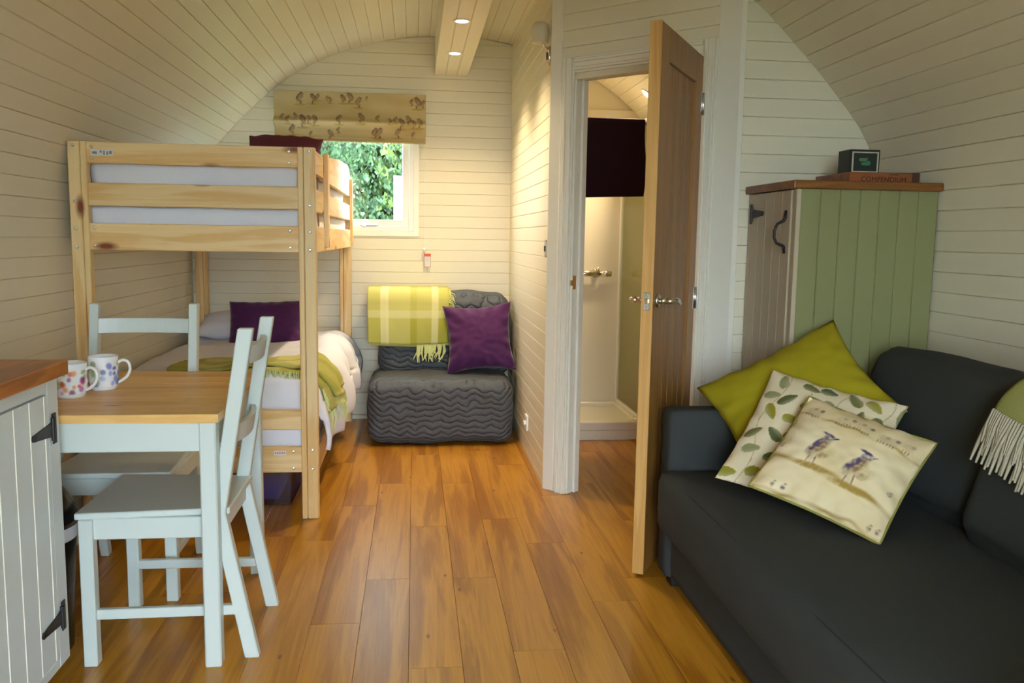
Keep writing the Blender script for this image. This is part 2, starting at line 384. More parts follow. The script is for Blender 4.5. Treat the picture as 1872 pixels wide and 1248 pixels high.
# door lining, architrave, corner trims
tl = MB(); TDf = lambda p: P0+UD*p[0]+Vector((0, 0, 1))*p[1]+ND*p[2]
def dbox(mb, u0, u1, z0, z1, d0, d1, bev=.003):
    return mb.hexa([TDf(v) for v in ((u0, z0, d0), (u1, z0, d0), (u1, z0, d1), (u0, z0, d1), (u0, z1, d0), (u1, z1, d0), (u1, z1, d1), (u0, z1, d1))], bev)
lin0, lin1 = U0+.018, U1-.012
dbox(tl, U0, lin0, 0, DZ, -.088, 0); dbox(tl, lin1, U1, 0, DZ, -.088, 0); dbox(tl, U0, U1, DZ-.02, DZ+.005, -.088, 0)
dbox(tl, lin0, lin0+.012, 0, DZ-.02, -.085, -.045); dbox(tl, lin1-.012, lin1, 0, DZ-.02, -.085, -.045); dbox(tl, lin0, lin1, DZ-.032, DZ-.02, -.085, -.045)
door_frame = props(tl.build('trim_2', trimp), kind='structure')
def architrave(u0, u1, z0, z1, vert):
    m = MB(); steps = ((0, .16, .012), (.16, .34, .020), (.34, .66, .015), (.66, .84, .021), (.84, 1, .016))
    for a, b, d in steps:
        if vert: dbox(m, u0+(u1-u0)*a, u0+(u1-u0)*b, z0, z1, 0, d, .0025)
        else: dbox(m, u0, u1, z0+(z1-z0)*a, z0+(z1-z0)*b, 0, d, .0025)
    return m
AW = .062
m = architrave(lin0-.008, lin0-.008-AW, 0, DZ+AW, True); props(m.build('trim_3', trimp), kind='structure')
m = architrave(lin1+.008, lin1+.008+AW, 0, DZ+AW, True); props(m.build('trim_4', trimp), kind='structure')
m = architrave(lin0-.006, lin1+.006, DZ-.008, DZ+AW, False); props(m.build('trim_5', trimp), kind='structure')
m = MB(); dbox(m, .0, .062, 0, zt+.0, -.02, .006, .003); m.box(PX0-.004, PX0+.03, PYE-.006, PYE+.012, 0, zt, .003); props(m.build('trim_6', trimp), kind='structure')
m = MB(); dbox(m, lin1+.006+AW, LD+.004, 0, door_top(LD-.03), -.02, .006, .002); m.box(1.302, 1.326, 3.438, 3.46, 0, door_top(LD)-.03, .002); props(m.build('trim_7', trimp), kind='structure')
# wall facing the camera beside the bathroom door
YW = 3.444
wfc = MB(); wfc.box(1.30, XR+.06, YW+BT, YW+.08, -.01, 2.30, 0)
pr = [(1.30, -.01)]+[(XC+a+.02, b) for a, b in half if XC+a > 1.30]+[(1.30, arch_z(1.30-XC)+.02)]
m = MB(); m.poly(pr, 0, .066, frame((0, YW+BT, 0), (1, 0, 0), (0, 0, 1), (0, 1, 0)))
wall_bathroom = props(m.build('wall_bathroom', paint), kind='structure')
TW = frame((0, YW+BT, 0), (1, 0, 0), (0, 0, 1), (0, -1, 0))
for z0, z1 in rows(0, arch_z(1.31-XC)):
    r0, r1 = arch_span(z0)[1], arch_span(z1)[1]
    if r1 < 1.33: r1 = 1.33
    board(wall_bathroom, TW, 1.302, r0, 1.302, r1, z0, z1)
# floor: planks
fl = props(bx('floor', -1.5, 2.0, YF-.06, YB+.07, -.05, -.008, plain('floor_base', (.05, .03, .01, 1), .8), None, 0), kind='structure')
PWD, PLN, X0P = .157, 1.225, -.015
joints = {-1: 3.02, 0: 2.36, 1: 3.01, 2: 2.44, -2: 3.895-1.225, 3: 3.35}
pmesh = {}
def plank(x, y0, y1, wdt):
    key = (round(y1-y0, 3), round(wdt, 3))
    if key not in pmesh:
        T = frame((0, 0, -.008), (0, 1, 0), (-1, 0, 0), (0, 0, 1)); t, c, g = .008, .0009, .0003; l = (y1-y0)/2-g; h = wdt/2-g; V = []
        for d, i in ((0, 0), (t-c, 0), (t, c)): V += [(-h+i, -l+i, d-.008), (h-i, -l+i, d-.008), (h-i, l-i, d-.008), (-h+i, l-i, d-.008)]
        Fc = [(0, 3, 2, 1), (8, 9, 10, 11)]
        for k in (0, 4): Fc += [(k, k+1, k+5, k+4), (k+1, k+2, k+6, k+5), (k+2, k+3, k+7, k+6), (k+3, k, k+4, k+7)]
        me = bpy.data.meshes.new('plank'); me.from_pydata(V, [], Fc); me.update(); pmesh[key] = me
    link_mesh('plank', pmesh[key], floorw, fl, Vector((x, (y0+y1)/2, 0))-wloc(fl))
rp = random.Random(3)
for r in range(-10, 13):
    xa, xb = max(X0P+r*PWD, XL), min(X0P+(r+1)*PWD, XR)
    if xb-xa < .01: continue
    j = joints.get(r, rp.uniform(2.2, 3.4))
    y = j
    while y > YF: y -= PLN
    while y < YB:
        a, b = max(y, YF-.02), min(y+PLN, YB+.01)
        if b-a > .02: plank((xa+xb)/2, a, b, xb-xa)
        y += PLN
# ------------------------------------------------------------------ ceiling beam and its downlights
BZ, BX0, BX1 = 2.29, .128, .348
beam = empty('ceiling_beam', ((BX0+BX1)/2, 3, BZ), 'boxed cream beam along the crown of the arched ceiling with recessed downlights', 'beam')
bx('beam_box', BX0+.002, BX1-.002, YF+.02, YB, BZ+.012, 2.56, paint, beam, .003)
nbm = 3; wbm = (BX1-BX0)/nbm
for k in range(nbm): board(beam, frame((BX0+k*wbm, 0, BZ+.013), (0, 1, 0), (1, 0, 0), (0, 0, -1)), YF+.02, YB+.002, YF+.02, YB+.002, 0, wbm, paint, 'board', .013, .004)
def downlight(P, nrm, label, group=None, watts=LAMP_W):
    nrm = Vector(nrm).normalized(); a = Vector((0, 1, 0)); U = a.cross(nrm).normalized(); Vv = nrm.cross(U)
    T = frame(P, U, Vv, nrm); e = empty('downlight', P, label, 'ceiling light', group)
    ring = MB().lathe([(.0, 0), (.044, 0), (.044, .003), (.040, .005), (.034, .004), (.031, .0015), (0, .0015)], 28, T).build('bezel', white, e, True)
    MB().lathe([(0, .0018), (.030, .0018), (.029, .0035), (0, .004)], 24, T).build('bulb', lampglow, e)
    ld = bpy.data.lights.new('downlight_beam', 'SPOT'); ld.energy = watts; ld.color = (1.0, .79, .50); ld.spot_size = math.radians(125); ld.spot_blend = .8; ld.shadow_soft_size = .03
    lo = bpy.data.objects.new('downlight_beam', ld); COL.objects.link(lo); lo.parent = e; lo.location = nrm*.012
    lo.rotation_euler = nrm.to_track_quat('-Z', 'Y').to_euler()
    return e
LX = .229
for i, y in enumerate((5.105, 4.355)):
    lab = ['round lit downlight in the ceiling beam, closest to the window wall', 'round lit downlight in the ceiling beam, second from the window wall'][i]
    downlight((LX, y, BZ), (0, 0, -1), lab, 'downlights in the ceiling beam')
# ------------------------------------------------------------------ window and blind
win = empty('window_1', ((WX0+WX1)/2, YB, WZ0), kind='structure')
m = MB(); fwd = .06
def wframe(mb, x0, x1, z0, z1, y0, y1, wv, bev=.004):
    mb.box(x0, x0+wv, y0, y1, z0, z1, bev).box(x1-wv, x1, y0, y1, z0, z1, bev).box(x0+wv-.004, x1-wv+.004, y0, y1, z0, z0+wv, bev).box(x0+wv-.004, x1-wv+.004, y0, y1, z1-wv, z1, bev)
wframe(m, WX0-.002, WX1+.002, WZ0-.002, WZ1+.002, YB-.008, YB+.06, .036); m.build('window_frame', white, win)
m = MB(); wframe(m, WX0+.03, WX1-.03, WZ0+.03, WZ1-.03, YB+.002, YB+.05, .046); m.build('sash', white, win)
bx('pane', WX0+.07, WX1-.07, YB+.022, YB+.028, WZ0+.07, WZ1-.07, glassm, win, 0)
m = MB(); m.box(-.36, -.24, YB-.016, YB+.004, WZ0+.036, WZ0+.05, .003).box(-.345, -.315, YB-.018, YB+.004, WZ0+.028, WZ0+.056, .003); m.build('handle', steel, win)
m = MB(); wframe(m, WX0-.035, WX1+.035, WZ0-.035, WZ1+.04, YB-.010, YB+.002, .037, .003); m.build('architrave', trimp, win)
# --- printed fabric painting helpers
def mixc(a, b, t): t = max(0, min(1, t)); return tuple(x+(y-x)*t for x, y in zip(a, b))
def lin(r, g, b): return hexc(r, g, b)[:3]
def blob(u, v, cu, cv, ru, rv, rot=0, soft=.35):
    du, dv = u-cu, v-cv; c, s = math.cos(rot), math.sin(rot)
    a, b = (du*c+dv*s)/ru, (-du*s+dv*c)/rv
    d = math.hypot(a, b); return max(0, min(1, (1-d)/soft+.0))
def bird(u, v, cu, cv, s, flip, seed):
    """upright bird of a flock: returns (weight, colour)"""
    f = -1 if flip else 1; x, y = (u-cu)*f/s, (v-cv)/s
    if abs(x) > 1.3 or abs(y) > 1.6: return 0, None
    n = .35*nz(u*90/s*.02+seed, v*90/s*.02, seed)
    best = (0, None)
    for (px, py, ra, rb, ro, col) in ((0, .0, .42, .75, -.5, lin(150, 120, 84)), (-.22, .12, .26, .6, -.5, lin(78, 60, 70)), (.18, .62, .24, .24, 0, lin(96, 78, 96)), (.45, .62, .18, .07, -.3, lin(90, 66, 50)),
                                      (.05, -.78, .06, .35, .1, lin(92, 70, 56)), (.2, -.78, .06, .35, -.1, lin(92, 70, 56)), (0, -1.12, .9, .16, 0, lin(170, 150, 70)), (.2, -.15, .22, .38, -.4, lin(205, 190, 150))):
        w_ = blob(x, y, px, py, ra*1.25, rb*1.2, ro, .35)*(.9+n)
        if w_ > best[0]+(.0): best = (w_, col)
    return best
# roman blind: flat upper field, soft fold and lower hem
bl = empty('roman_blind', (-.41, 5.76, 1.85), 'cream roman blind with rows of printed birds, half raised over the window', 'blind')
flock = []
rb = random.Random(11)
for (row, us) in ((.86, (.17, .26, .29, .345, .37, .45, .49, .555, .60, .90, .95, .985)), (.44, (.055, .09, .14, .185, .225, .265, .42, .575, .675, .76, .80, .84, .885, .925, .965)), (.17, (.11, .24, .36, .42, .655, .69, .81, .915))):
    for q in us: flock.append((q+rb.uniform(-.006, .006), row+rb.uniform(-.05, .05), rb.uniform(.55, 1.1)*(.7 if row > .8 and rb.random() < .4 else 1), rb.random() < .5, rb.uniform(0, 9)))
def blind_col(u, v):
    c = mixc(lin(208, 190, 144), lin(192, 170, 120), .5+.9*nz(u*5, v*4, 3))
    for (cu, cv, s, fl_, sd) in flock:
        if abs(u-cu) < .08 and abs(v-cv) < .3:
            w_, cc = bird((u-cu)*3.1, v-cv, 0, 0, .125*s, fl_, sd)
            if cc: c = mixc(c, cc, w_*.85)
    return c
BXa, BXb = -.893, .071
def blind_fn(u, v):   # v=1 top
    z = 1.845+v*(2.150-1.845)+ .012*(u-.5)*(0)
    fold = .045*math.exp(-((v-.37)/.07)**2)+.012*math.exp(-((v-.03)/.05)**2)
    step = .014 if v < .33 else 0
    return (BXa+u*(BXb-BXa), YB-.055-fold+step+.004*math.sin(u*9+v*3), z+(.006*math.sin(u*4)*(1-v)))
sheet('blind_fabric', blind_fn, 260, 90, printm, bl, .004, blind_col)
m = MB(); m.box(BXa+.004, BXb-.004, YB-.05, YB-.012, 2.118, 2.147, .003); m.build('head_rail', white, bl)
m = MB(); m.box(BXa+.002, BXb-.002, YB-.063, YB-.047, 1.838, 1.853, .003); m.build('bottom_bar', plain('blind_hem', (.46, .36, .19, 1), .9), bl)
cp = empty('blind_cord', (.066, 5.755, 1.125), 'thin blind cord with a white acorn pull beside the window', 'cord')
MB().tube([(.066, YB-.045, 1.86), (.065, YB-.03, 1.5), (.066, YB-.028, 1.165)], .0013, 6).build('cord', white, cp)
MB().lathe([(0, 0), (.006, .001), (.008, .014), (.014, .022), (.014, .030), (.006, .038), (0, .039)], 16, frame((.066, YB-.028, 1.128), (1, 0, 0), (0, 1, 0), (0, 0, 1))).build('acorn_pull', white, cp, True)
tg = empty('warning_tag', (.085, 5.77, 1.035), 'small red and white warning tag hanging from the blind cord', 'tag')
bx('card', .064, .109, YB-.030, YB-.028, 1.036, 1.126, plain('tag_red', (.62, .22, .20, 1), .6), tg, 0)
bx('paper', .0665, .1065, YB-.0308, YB-.0300, 1.0395, 1.106, plain('tag_paper', (.72, .73, .72, 1), .7), tg, 0)
bx('header', .0665, .1065, YB-.0310, YB-.0300, 1.110, 1.1235, plain('tag_header', (.75, .10, .05, 1), .6), tg, 0)
m = MB()
for i in range(4): m.box(.070, .102-.006*(i % 2), YB-.0312, YB-.0306, 1.100-.008*i, 1.1015-.008*i, 0)
m.build('small_print', plain('tag_ink', (.35, .33, .34, 1), .7), tg)
# ------------------------------------------------------------------ outside the window
grass = plain('grass', (.06, .11, .025, 1), .9, bump=.5, bscale=20, var=.3)
props(bx('ground', -30, 30, -30, 45, -.35, -.3, grass, None, 0), kind='structure')
leafm = []
for nm, c_ in (('leaf_mid', (.055, .115, .04, 1)), ('leaf_dark', (.026, .065, .024, 1)), ('leaf_light', (.13, .19, .025, 1))):
    mm = plain(nm, c_, .6); p_ = mm.node_tree.nodes['Principled BSDF']; leafm.append(mm)
def tree(name, P, crown, n, mats, label, trunk_h, seed, leaf=.07, droop=.5):
    rg = random.Random(seed); e = empty(name, P, label, 'tree', 'trees outside the window')
    cx, cy, cz, rx, ry, rz = crown
    MB().tube([(P[0], P[1], P[2]), (P[0]+.05, P[1], P[2]+trunk_h*.5), (P[0]-.05, P[1], P[2]+trunk_h)], [.16, .12, .05], 10).build('trunk', plain('bark', (.12, .09, .06, 1), .9, bump=.6, bscale=40), e, True)
    mbr = MB()
    for k in range(14):
        a = rg.uniform(0, 6.28); zz = P[2]+trunk_h*rg.uniform(.35, .95); q = Vector((cx+rx*.8*math.cos(a), cy+ry*.8*math.sin(a), cz+rz*rg.uniform(-.3, .6)))
        mbr.tube([(P[0], P[1], zz), tuple((Vector((P[0], P[1], zz))+q)/2+Vector((0, 0, .2))), tuple(q)], [.035, .02, .008], 5)
    mbr.build('branches', MATS['bark'], e, True)
    per = [MB() for _ in mats]
    clusters = []
    for _ in range(90):
        while True:
            a = Vector((rg.uniform(-1, 1), rg.uniform(-1, 1), rg.uniform(-1, 1)))
            if .3 < a.length < 1: break
        clusters.append(Vector((cx+a.x*rx, cy+a.y*ry, cz+a.z*rz)))
    for i in range(n):
        ctr = rg.choice(clusters); d = Vector((rg.gauss(0, .2), rg.gauss(0, .2), -abs(rg.gauss(0, droop)))); p = ctr+d
        if p.z < -.25: continue
        t = Vector((rg.uniform(-.5, .5), rg.uniform(-.5, .5), -1+rg.uniform(-.2, .8))).normalized(); s_ = Vector((rg.uniform(-1, 1), rg.uniform(-1, 1), rg.uniform(-.6, .6)))
        s_ = (s_-t*s_.dot(t)).normalized(); L_ = leaf*rg.uniform(.7, 1.3); W_ = L_*.32
        k = rg.randrange(len(mats)); k = min(len(mats)-1, int(abs(nz(ctr.x*1.1, ctr.z*1.1, seed))*2.2*len(mats)) if rg.random() < .7 else k)
        per[k].add([p, p+t*L_*.5+s_*W_, p+t*L_, p+t*L_*.5-s_*W_], [(0, 1, 2, 3)])
    for k, mb in enumerate(per):
        if mb.V: props(mk('foliage', mb.V, mb.F, mats[k], e, fix=False), kind='stuff')
    return e
tree('birch_tree', (-1.7, 11.3, -.3), (-1.05, 11.0, 3.1, 2.4, 1.1, 2.0), 30000, [leafm[0], leafm[1], leafm[0]], 'drooping green birch tree outside the window', 4.6, 5, .065, .5)
tree('leafy_bush', (-.25, 8.0, -.3), (-.5, 7.95, .68, 1.3, .45, .75), 5000, [leafm[2], leafm[0]], 'low bright green bush below the birch outside the window', 1.2, 8, .08, .2)
tree('leafy_tree', (-3.2, 15, -.3), (-1.4, 15, 2.2, 4.5, 1.0, 2.8), 15000, [leafm[1], leafm[2], leafm[0]], 'far leafy tree behind the birch outside the window', 4.5, 9, .26, .5)
# ------------------------------------------------------------------ fittings on the partition
TPf = lambda y, z: frame((PX0, y, z), (0, 1, 0), (0, 0, 1), (-1, 0, 0))
e = empty('light_switch', (PX0, 4.165, 1.14), 'brushed metal light switch on the boarded partition by the bathroom door', 'switch')
T = TPf(4.158, 1.19); MB().box(-.034, .034, -.043, .043, 0, .006, .002, 1, T).build('plate', plain('brushed_plate', (.46, .46, .40, 1), .45, .3), e); MB().box(-.008, .008, -.014, .014, .004, .012, .001, 1, T).build('rocker', darkhole, e)
for q in (-1, 1): MB().lathe([(0, .005), (.003, .005), (.003, .0075), (0, .008)], 10, frame((PX0, 4.158-.024, 1.19+.036*q), (0, 1, 0), (0, 0, 1), (-1, 0, 0))).build('screw', darkhole, e)
e = empty('wall_socket', (PX0, 4.74, .16), 'white plug socket low on the boarded partition beside the quilted chair', 'socket')
T = TPf(4.74, .20); MB().box(-.043, .043, -.043, .043, 0, .012, .003, 2, T).build('plate', white, e); MB().box(-.03, .0, -.008, .012, .010, .026, .003, 1, T).build('plug_switch', white, e)
e = empty('wall_light', (PX0, 4.155, 2.04), 'wall spotlight with frosted white shade and metal back plate high on the partition', 'wall light')
T = TPf(4.165, 2.10); MB().lathe([(0, 0), (1, 0), (1, .5), (.85, 1), (.4, 1.1), (0, 1.1)], 24, lambda p: T((p[0]*.022, p[1]*.046, p[2]*.012))).build('back_plate', chrome, e, True)
MB().lathe([(0, 0), (1, 0), (.9, 1), (0, 1)], 20, lambda p: T((p[0]*.010, p[1]*.020, .010+p[2]*.008))).build('recess', darkhole, e)
MB().tube([T((0, .03, .01)), T((0, .05, .035)), T((0, .075, .045))], .006, 8).build('arm', chrome, e, True)
T2 = frame((PX0-.05, 4.165, 2.155), (1, 0, 0), (0, 1, 0), (0, 0, 1))
MB().lathe([(.0, .0), (.036, .0), (.040, .004), (.044, .055), (.040, .085), (.026, .097), (0, .10)], 28, T2).build('shade', plain('frosted_glass', (.70, .62, .44, 1), .35), e, True)
# ------------------------------------------------------------------ bathroom
sp = props(bx('wall_shower', PX1, XR-.02, YB-.012, YB+.012, 0, 2.1, showerp, None, 0), kind='structure')
# shower tray
st = empty('shower_tray', (1.06, 5.45, 0), 'cream acrylic shower tray on a raised plinth', 'shower tray')
bx('plinth', PX1, 1.42, 5.115, 5.79, 0, .062, traym, st, .003)
m = MB(); m.box(PX1, 1.42, 5.105, 5.165, .062, .118, .008, 2).box(PX1, PX1+.05, 5.16, 5.79, .062, .118, .006).box(1.37, 1.42, 5.16, 5.79, .062, .118, .006).box(PX1+.04, 1.38, 5.74, 5.79, .062, .118, .006).box(PX1+.03, 1.39, 5.15, 5.76, .060, .088, .003)
m.build('basin', traym, st)
MB().lathe([(0, 0), (.02, 0), (.024, .006), (.018, .016), (.008, .02), (0, .021)], 18, frame((1.385, 5.15, .116), (1, 0, 0), (0, 1, 0), (0, 0, 1))).build('knob', chrome, st, True)
MB().lathe([(0, 0), (.04, 0), (.04, .004), (.03, .006), (0, .006)], 20, frame((1.05, 5.5, .086), (1, 0, 0), (0, 1, 0), (0, 0, 1))).build('waste_cover', chrome, st, True)
sg = empty('shower_screen', (1.415, 5.45, .118), 'glass shower screen with white frame standing on the tray', 'shower screen')
bx('glass_panel', 1.400, 1.406, 5.15, 5.77, .125, 1.95, showerglass, sg, 0)
m = MB(); m.box(1.392, 1.416, 5.755, 5.789, .117, 1.97, .003).box(1.392, 1.416, 5.13, 5.155, .117, 1.97, .003).box(1.392, 1.416, 5.14, 5.77, 1.945, 1.97, .003).box(1.392, 1.416, 5.14, 5.77, .117, .14, .003); m.build('screen_frame', white, sg)
tr_ = empty('towel_rail', (1.07, 5.13, 1.9), 'white rail above the shower entrance holding a dark towel', 'rail')
MB().tube([(PX1-.003, 5.13, 1.932), (1.41, 5.13, 1.932)], .011, 12).build('bar', white, tr_, True)
m = MB(); m.box(1.385, 1.425, 5.112, 5.148, 1.90, 1.965, .005, 2); m.build('bracket', white, tr_)
def towel_fn(u, v):
    x = .80+.572*u+.006*math.sin(v*9); s = (v-.5)*2     # v 0 front hem ... 1 back hem
    Lf = .455-.02*u; 
    if abs(s) < .06: a = s/.06*math.pi/2; return (x, 5.13+.020*math.sin(a), 1.934+.018*math.cos(a))
    q = (abs(s)-.06)/.94
    sg_ = 1 if s > 0 else -1
    return (x+.004*math.sin(q*7+u*3), 5.13+sg_*(.020+.006*math.sin(u*11+q*2)*q), 1.934-q*Lf*(1 if s < 0 else .9))
o = sheet('bath_towel', towel_fn, 40, 60, plumtowel, None, .012)
props(o, 'dark plum bath towel hanging over the rail in the shower doorway', 'towel')
sv = empty('shower_valve', (1.2, 5.75, .98), 'brass toned bar shower valve on the cream shower wall', 'shower valve')
MB().tube([(1.07, 5.735, 1.008), (1.25, 5.735, 1.008)], .021, 16).build('body', chrome, sv, True)
MB().tube([(1.25, 5.735, 1.008), (1.263, 5.735, 1.008), (1.266, 5.735, 1.008), (1.30, 5.735, 1.006), (1.33, 5.735, 1.006)], [.015, .015, .023, .022, .019], 16).build('lever_knob', chrome, sv, True)
for x in (1.10, 1.23): MB().lathe([(0, 0), (.03, 0), (.03, .008), (.016, .014), (.014, .06), (0, .06)], 18, frame((x, YB-.012, 1.008), (1, 0, 0), (0, 0, 1), (0, -1, 0))).build('wall_flange', chrome, sv, True)
MB().tube([(1.24, 5.735, 1.02), (1.24, 5.735, 1.05)], .008, 8).build('outlet', chrome, sv, True)
dxl = 1.425-XC
downlight((1.425, 5.32, arch_z(dxl)-.003), (-.68, 0, -.73), 'round lit downlight in the sloping bathroom ceiling', None, LAMP_W*1.5)
# ------------------------------------------------------------------ oak door (open into the room)
Hp = TDf((lin1-.004, 0, .004)); HX, HY = 1.180, 3.520
dd = Vector((-.522, -.853, 0)).normalized(); dn = Vector((.853, -.522, 0)).normalized()
TO = frame((HX, HY, 0), dd, (0, 0, 1), dn)   # u along leaf from hinge, v up, w out of the face shown to the room
dr = empty('door_1', (HX, HY, .008), kind='structure')
LW, LT, DB, DT = .648, .042, .010, 1.988
def leaf(name, u0, u1, v0, v1, w0, w1, mat, bev=.0015): return MB().box(u0, u1, v0, v1, w0, w1, bev, 1, TO).build(name, mat, dr)
leaf('stile', .006, .115, DB, DT, -LT, 0, oak); leaf('stile', LW-.118, LW-.0065, DB, DT, -LT, 0, oak)
leaf('rail', .115, LW-.118, DT-.118, DT, -LT, 0, oak); leaf('rail', .115, LW-.118, DB, DB+.20, -LT, 0, oak)
leaf('lipping', LW-.007, LW, DB, DT, -LT-.0004, .0004, oakedge, .001)
npan = 5; pw = (LW-.118-.115)/npan
for k in range(npan):
    board(dr, lambda p, k=k: TO((.115+k*pw+p[1], p[0], p[2]-LT+.006)), DB+.19, DT-.11, DB+.19, DT-.11, 0, pw, oak, 'panel_board', .026, .003)
zh = 1.022
MB().box(LW-.0005, LW+.0016, zh-.032, zh+.032, -LT+.008, -.008, .001, 1, TO).build('latch_plate', steel, dr)
MB().box(LW, LW+.011, zh-.008, zh+.010, -LT+.015, -.015, .002, 1, TO).build('latch_bolt', plain('brass', (.7, .5, .25, 1), .3, 1), dr)
m = MB()
for s in (-1, 1): m.lathe([(0, 0), (.0045, 0), (.004, .002), (0, .0025)], 10, lambda p, s=s: TO((LW+.0014+p[2], zh+s*.024+p[1], -LT/2+p[0])))
m.build('plate_screws', chrome, dr, True)
for side in (1, -1):
    w0 = 0 if side > 0 else -LT; ku = LW-.062
    lv = MB().lathe([(0, 0), (1, 0), (1, .5), (.9, 1), (0, 1)], 26, lambda p: TO((ku+p[0]*.025, zh+p[1]*.025, w0+side*p[2]*.008))).build('handle_rose', chrome, dr, True)
    m = MB(); m.tube([TO((ku, zh, w0+side*.006)), TO((ku, zh, w0+side*.035))], .011, 14)
    m.tube([TO((ku, zh, w0+side*.030)), TO((ku, zh, w0+side*.050)), TO((ku-.012, zh, w0+side*.058)), TO((ku-.05, zh+.003, w0+side*.058)), TO((ku-.085, zh-.002, w0+side*.057)), TO((ku-.118, zh-.016, w0+side*.055))], [.011, .011, .0105, .009, .008, .006], 14)
    m.build('lever', chrome, lv, True)
for zz in (1.80, 1.0, .22):
    hg = MB().tube([TO((-.003, zz-.045, .004)), TO((-.003, zz+.045, .004))], .0055, 10).build('hinge', steel, dr, True)
    MB().box(.0, .026, zz-.045, zz+.045, -.002, .0012, .0005, 1, TO).build('hinge_leaf', steel, hg)
# strike plate on the lining
m = MB(); dbox(m, lin0-.001, lin0+.0015, 1.0, 1.065, -.034, -.006, .0005); dbox(m, lin0-.004, lin0+.002, 1.018, 1.045, -.012, .010, .001)
o = m.build('strike_plate', plain('brass', (.7, .5, .25, 1), .3, 1), door_frame)
# ------------------------------------------------------------------ bunk bed
bk = empty('bunk_bed', (-.905, 4.74, 0), 'pine bunk bed with slatted end rails against the boarded wall', 'bunk bed')
BX_0, BX_1, BY_0, BY_1, BH = -1.400, -.415, 3.72, 5.765, 1.602
pW, pD = .072, .045
posts = []
for (x0, y0) in ((BX_0, BY_0), (BX_1-pW, BY_0), (BX_0, BY_1-pD), (BX_1-pW, BY_1-pD)):
    right = x0 > -1; m = MB()
    xa = x0+.024 if right else x0+pW-.024
    m.box(x0, xa-.0008, y0, y0+pD, 0, BH, .003).box(xa+.0008, x0+pW, y0, y0+pD, 0, BH, .003)
    posts.append(m.build('post', PX[2], bk))
def bolt(P, n, par): 
    n = Vector(n); a = Vector((0, 0, 1)); U = a.cross(n).normalized()
    return MB().lathe([(0, 0), (.007, 0), (.0065, .002), (.003, .003), (0, .0015)], 12, frame(P, U, n.cross(U), n)).build('bolt', steel, par, True)
levels = ((1.516, 1.602), (1.344, 1.438), (1.163, 1.274), (.397, .481), (.208, .322))
for yr in (BY_0+.008, BY_1-pD+.012):
    for (a, b) in levels: rail = bx('end_rail', BX_0+pW-.002, BX_1-pW+.002, yr, yr+.024, a, b, PX[0], bk, .003)
for i, (a, b) in enumerate(levels):
    if i in (0, 2, 4):
        for x in (BX_0+pW+.02, BX_1-pW-.035):
            for z in (a+.02, b-.02): bolt((x, BY_0+.0078, z), (0, -1, 0), bk)
for x in (BX_0+.022, BX_1-.024):
    for z in (1.585, 1.36, 1.25, 1.175, .31, .225): bolt((x, BY_0-.0002, z), (0, -1, 0), bk)
# long side rails; open side (right) has a batten and a rounded guard end
for xs, sgn in ((BX_0, 1), (BX_1-.024, -1)):
    bx('side_rail', xs, xs+.024, BY_0+pD-.002, BY_1-pD+.002, 1.163, 1.274, PX[1], bk, .003)
    bx('side_rail', xs, xs+.024, BY_0+pD-.002, BY_1-pD+.002, .208, .322, PX[1], bk, .003)
    bx('guard_rail', xs, xs+.022, BY_0+pD-.002, BY_1-pD+.002, 1.335, 1.432, PX[1], bk, .003)
bx('guard_rail', BX_0, BX_0+.022, BY_0+pD-.002, BY_1-pD+.002, 1.50, 1.598, PX[1], bk, .003)
bx('guard_rail', BX_1-.024, BX_1-.002, BY_0+pD-.002, 4.10, 1.496, 1.595, PX[1], bk, .003)
pts = [(4.10, 1.49), (BY_1-pD+.02, 1.49), (BY_1-pD+.02, 1.60)]
pts += [(BY_1-pD+.02-.22*(1-math.cos(a)) , 1.60+.075*math.sin(a)) for a in [math.radians(d) for d in (15, 35, 55, 75, 90)]] + [(4.9, 1.655), (4.5, 1.625), (4.10, 1.60)]
MB().poly(pts, BX_1-.024, BX_1-.003, lambda p: Vector((p[2], p[0], p[1])), 0).build('guard_rail', PX[1], bk)
bx('batten', BX_1-.004, BX_1+.018, 4.085, 4.155, 1.18, 1.612, PX[2], bk, .003)
bx('batten', BX_1-.004, BX_1+.016, BY_1-pD-.02, BY_1-pD+.018, 1.18, 1.60, PX[2], bk, .003)
slm = None
for lev in (1.19, .235):
    for k in range(12):
        y = BY_0+.12+k*.16
        if slm is None: slm = bx('slat', BX_0+.022, BX_1-.022, y, y+.07, lev, lev+.018, PX[0], bk, .002); y00 = y; l00 = lev
        else:
            c_ = slm.copy(); COL.objects.link(c_); c_.location = slm.location+Vector((0, y-y00, lev-l00)); c_.name = 'slat'
# maker's labels on the rails
m = MB(); m.box(-1.312, -1.222, BY_0+.0072, BY_0+.0080, 1.546, 1.571, 0); s1 = m.build('rail_label', plain('label_paper', (.72, .70, .68, 1), .6), bk)
m = MB()
for (a, b, z0, z1) in ((-1.305, -1.287, 1.553, 1.563), (-1.276, -1.268, 1.558, 1.567), (-1.262, -1.256, 1.550, 1.566), (-1.250, -1.244, 1.550, 1.564), (-1.240, -1.229, 1.553, 1.566)): m.box(a, b, BY_0+.0068, BY_0+.0074, z0, z1, 0)
m.build('label_marks', plain('label_ink', (.25, .22, .24, 1), .7), s1)
m = MB(); m.box(-.605, -.553, BY_0+.0072, BY_0+.0080, .286, .306, 0); s2_ = m.build('rail_label', MATS['label_paper'], bk)
m = MB()
for k in range(6): m.box(-.600+k*.0075, -.595+k*.0075, BY_0+.0068, BY_0+.0074, .291, .301, 0)
m.build('label_marks', plain('label_ink_red', (.55, .22, .20, 1), .7), s2_)
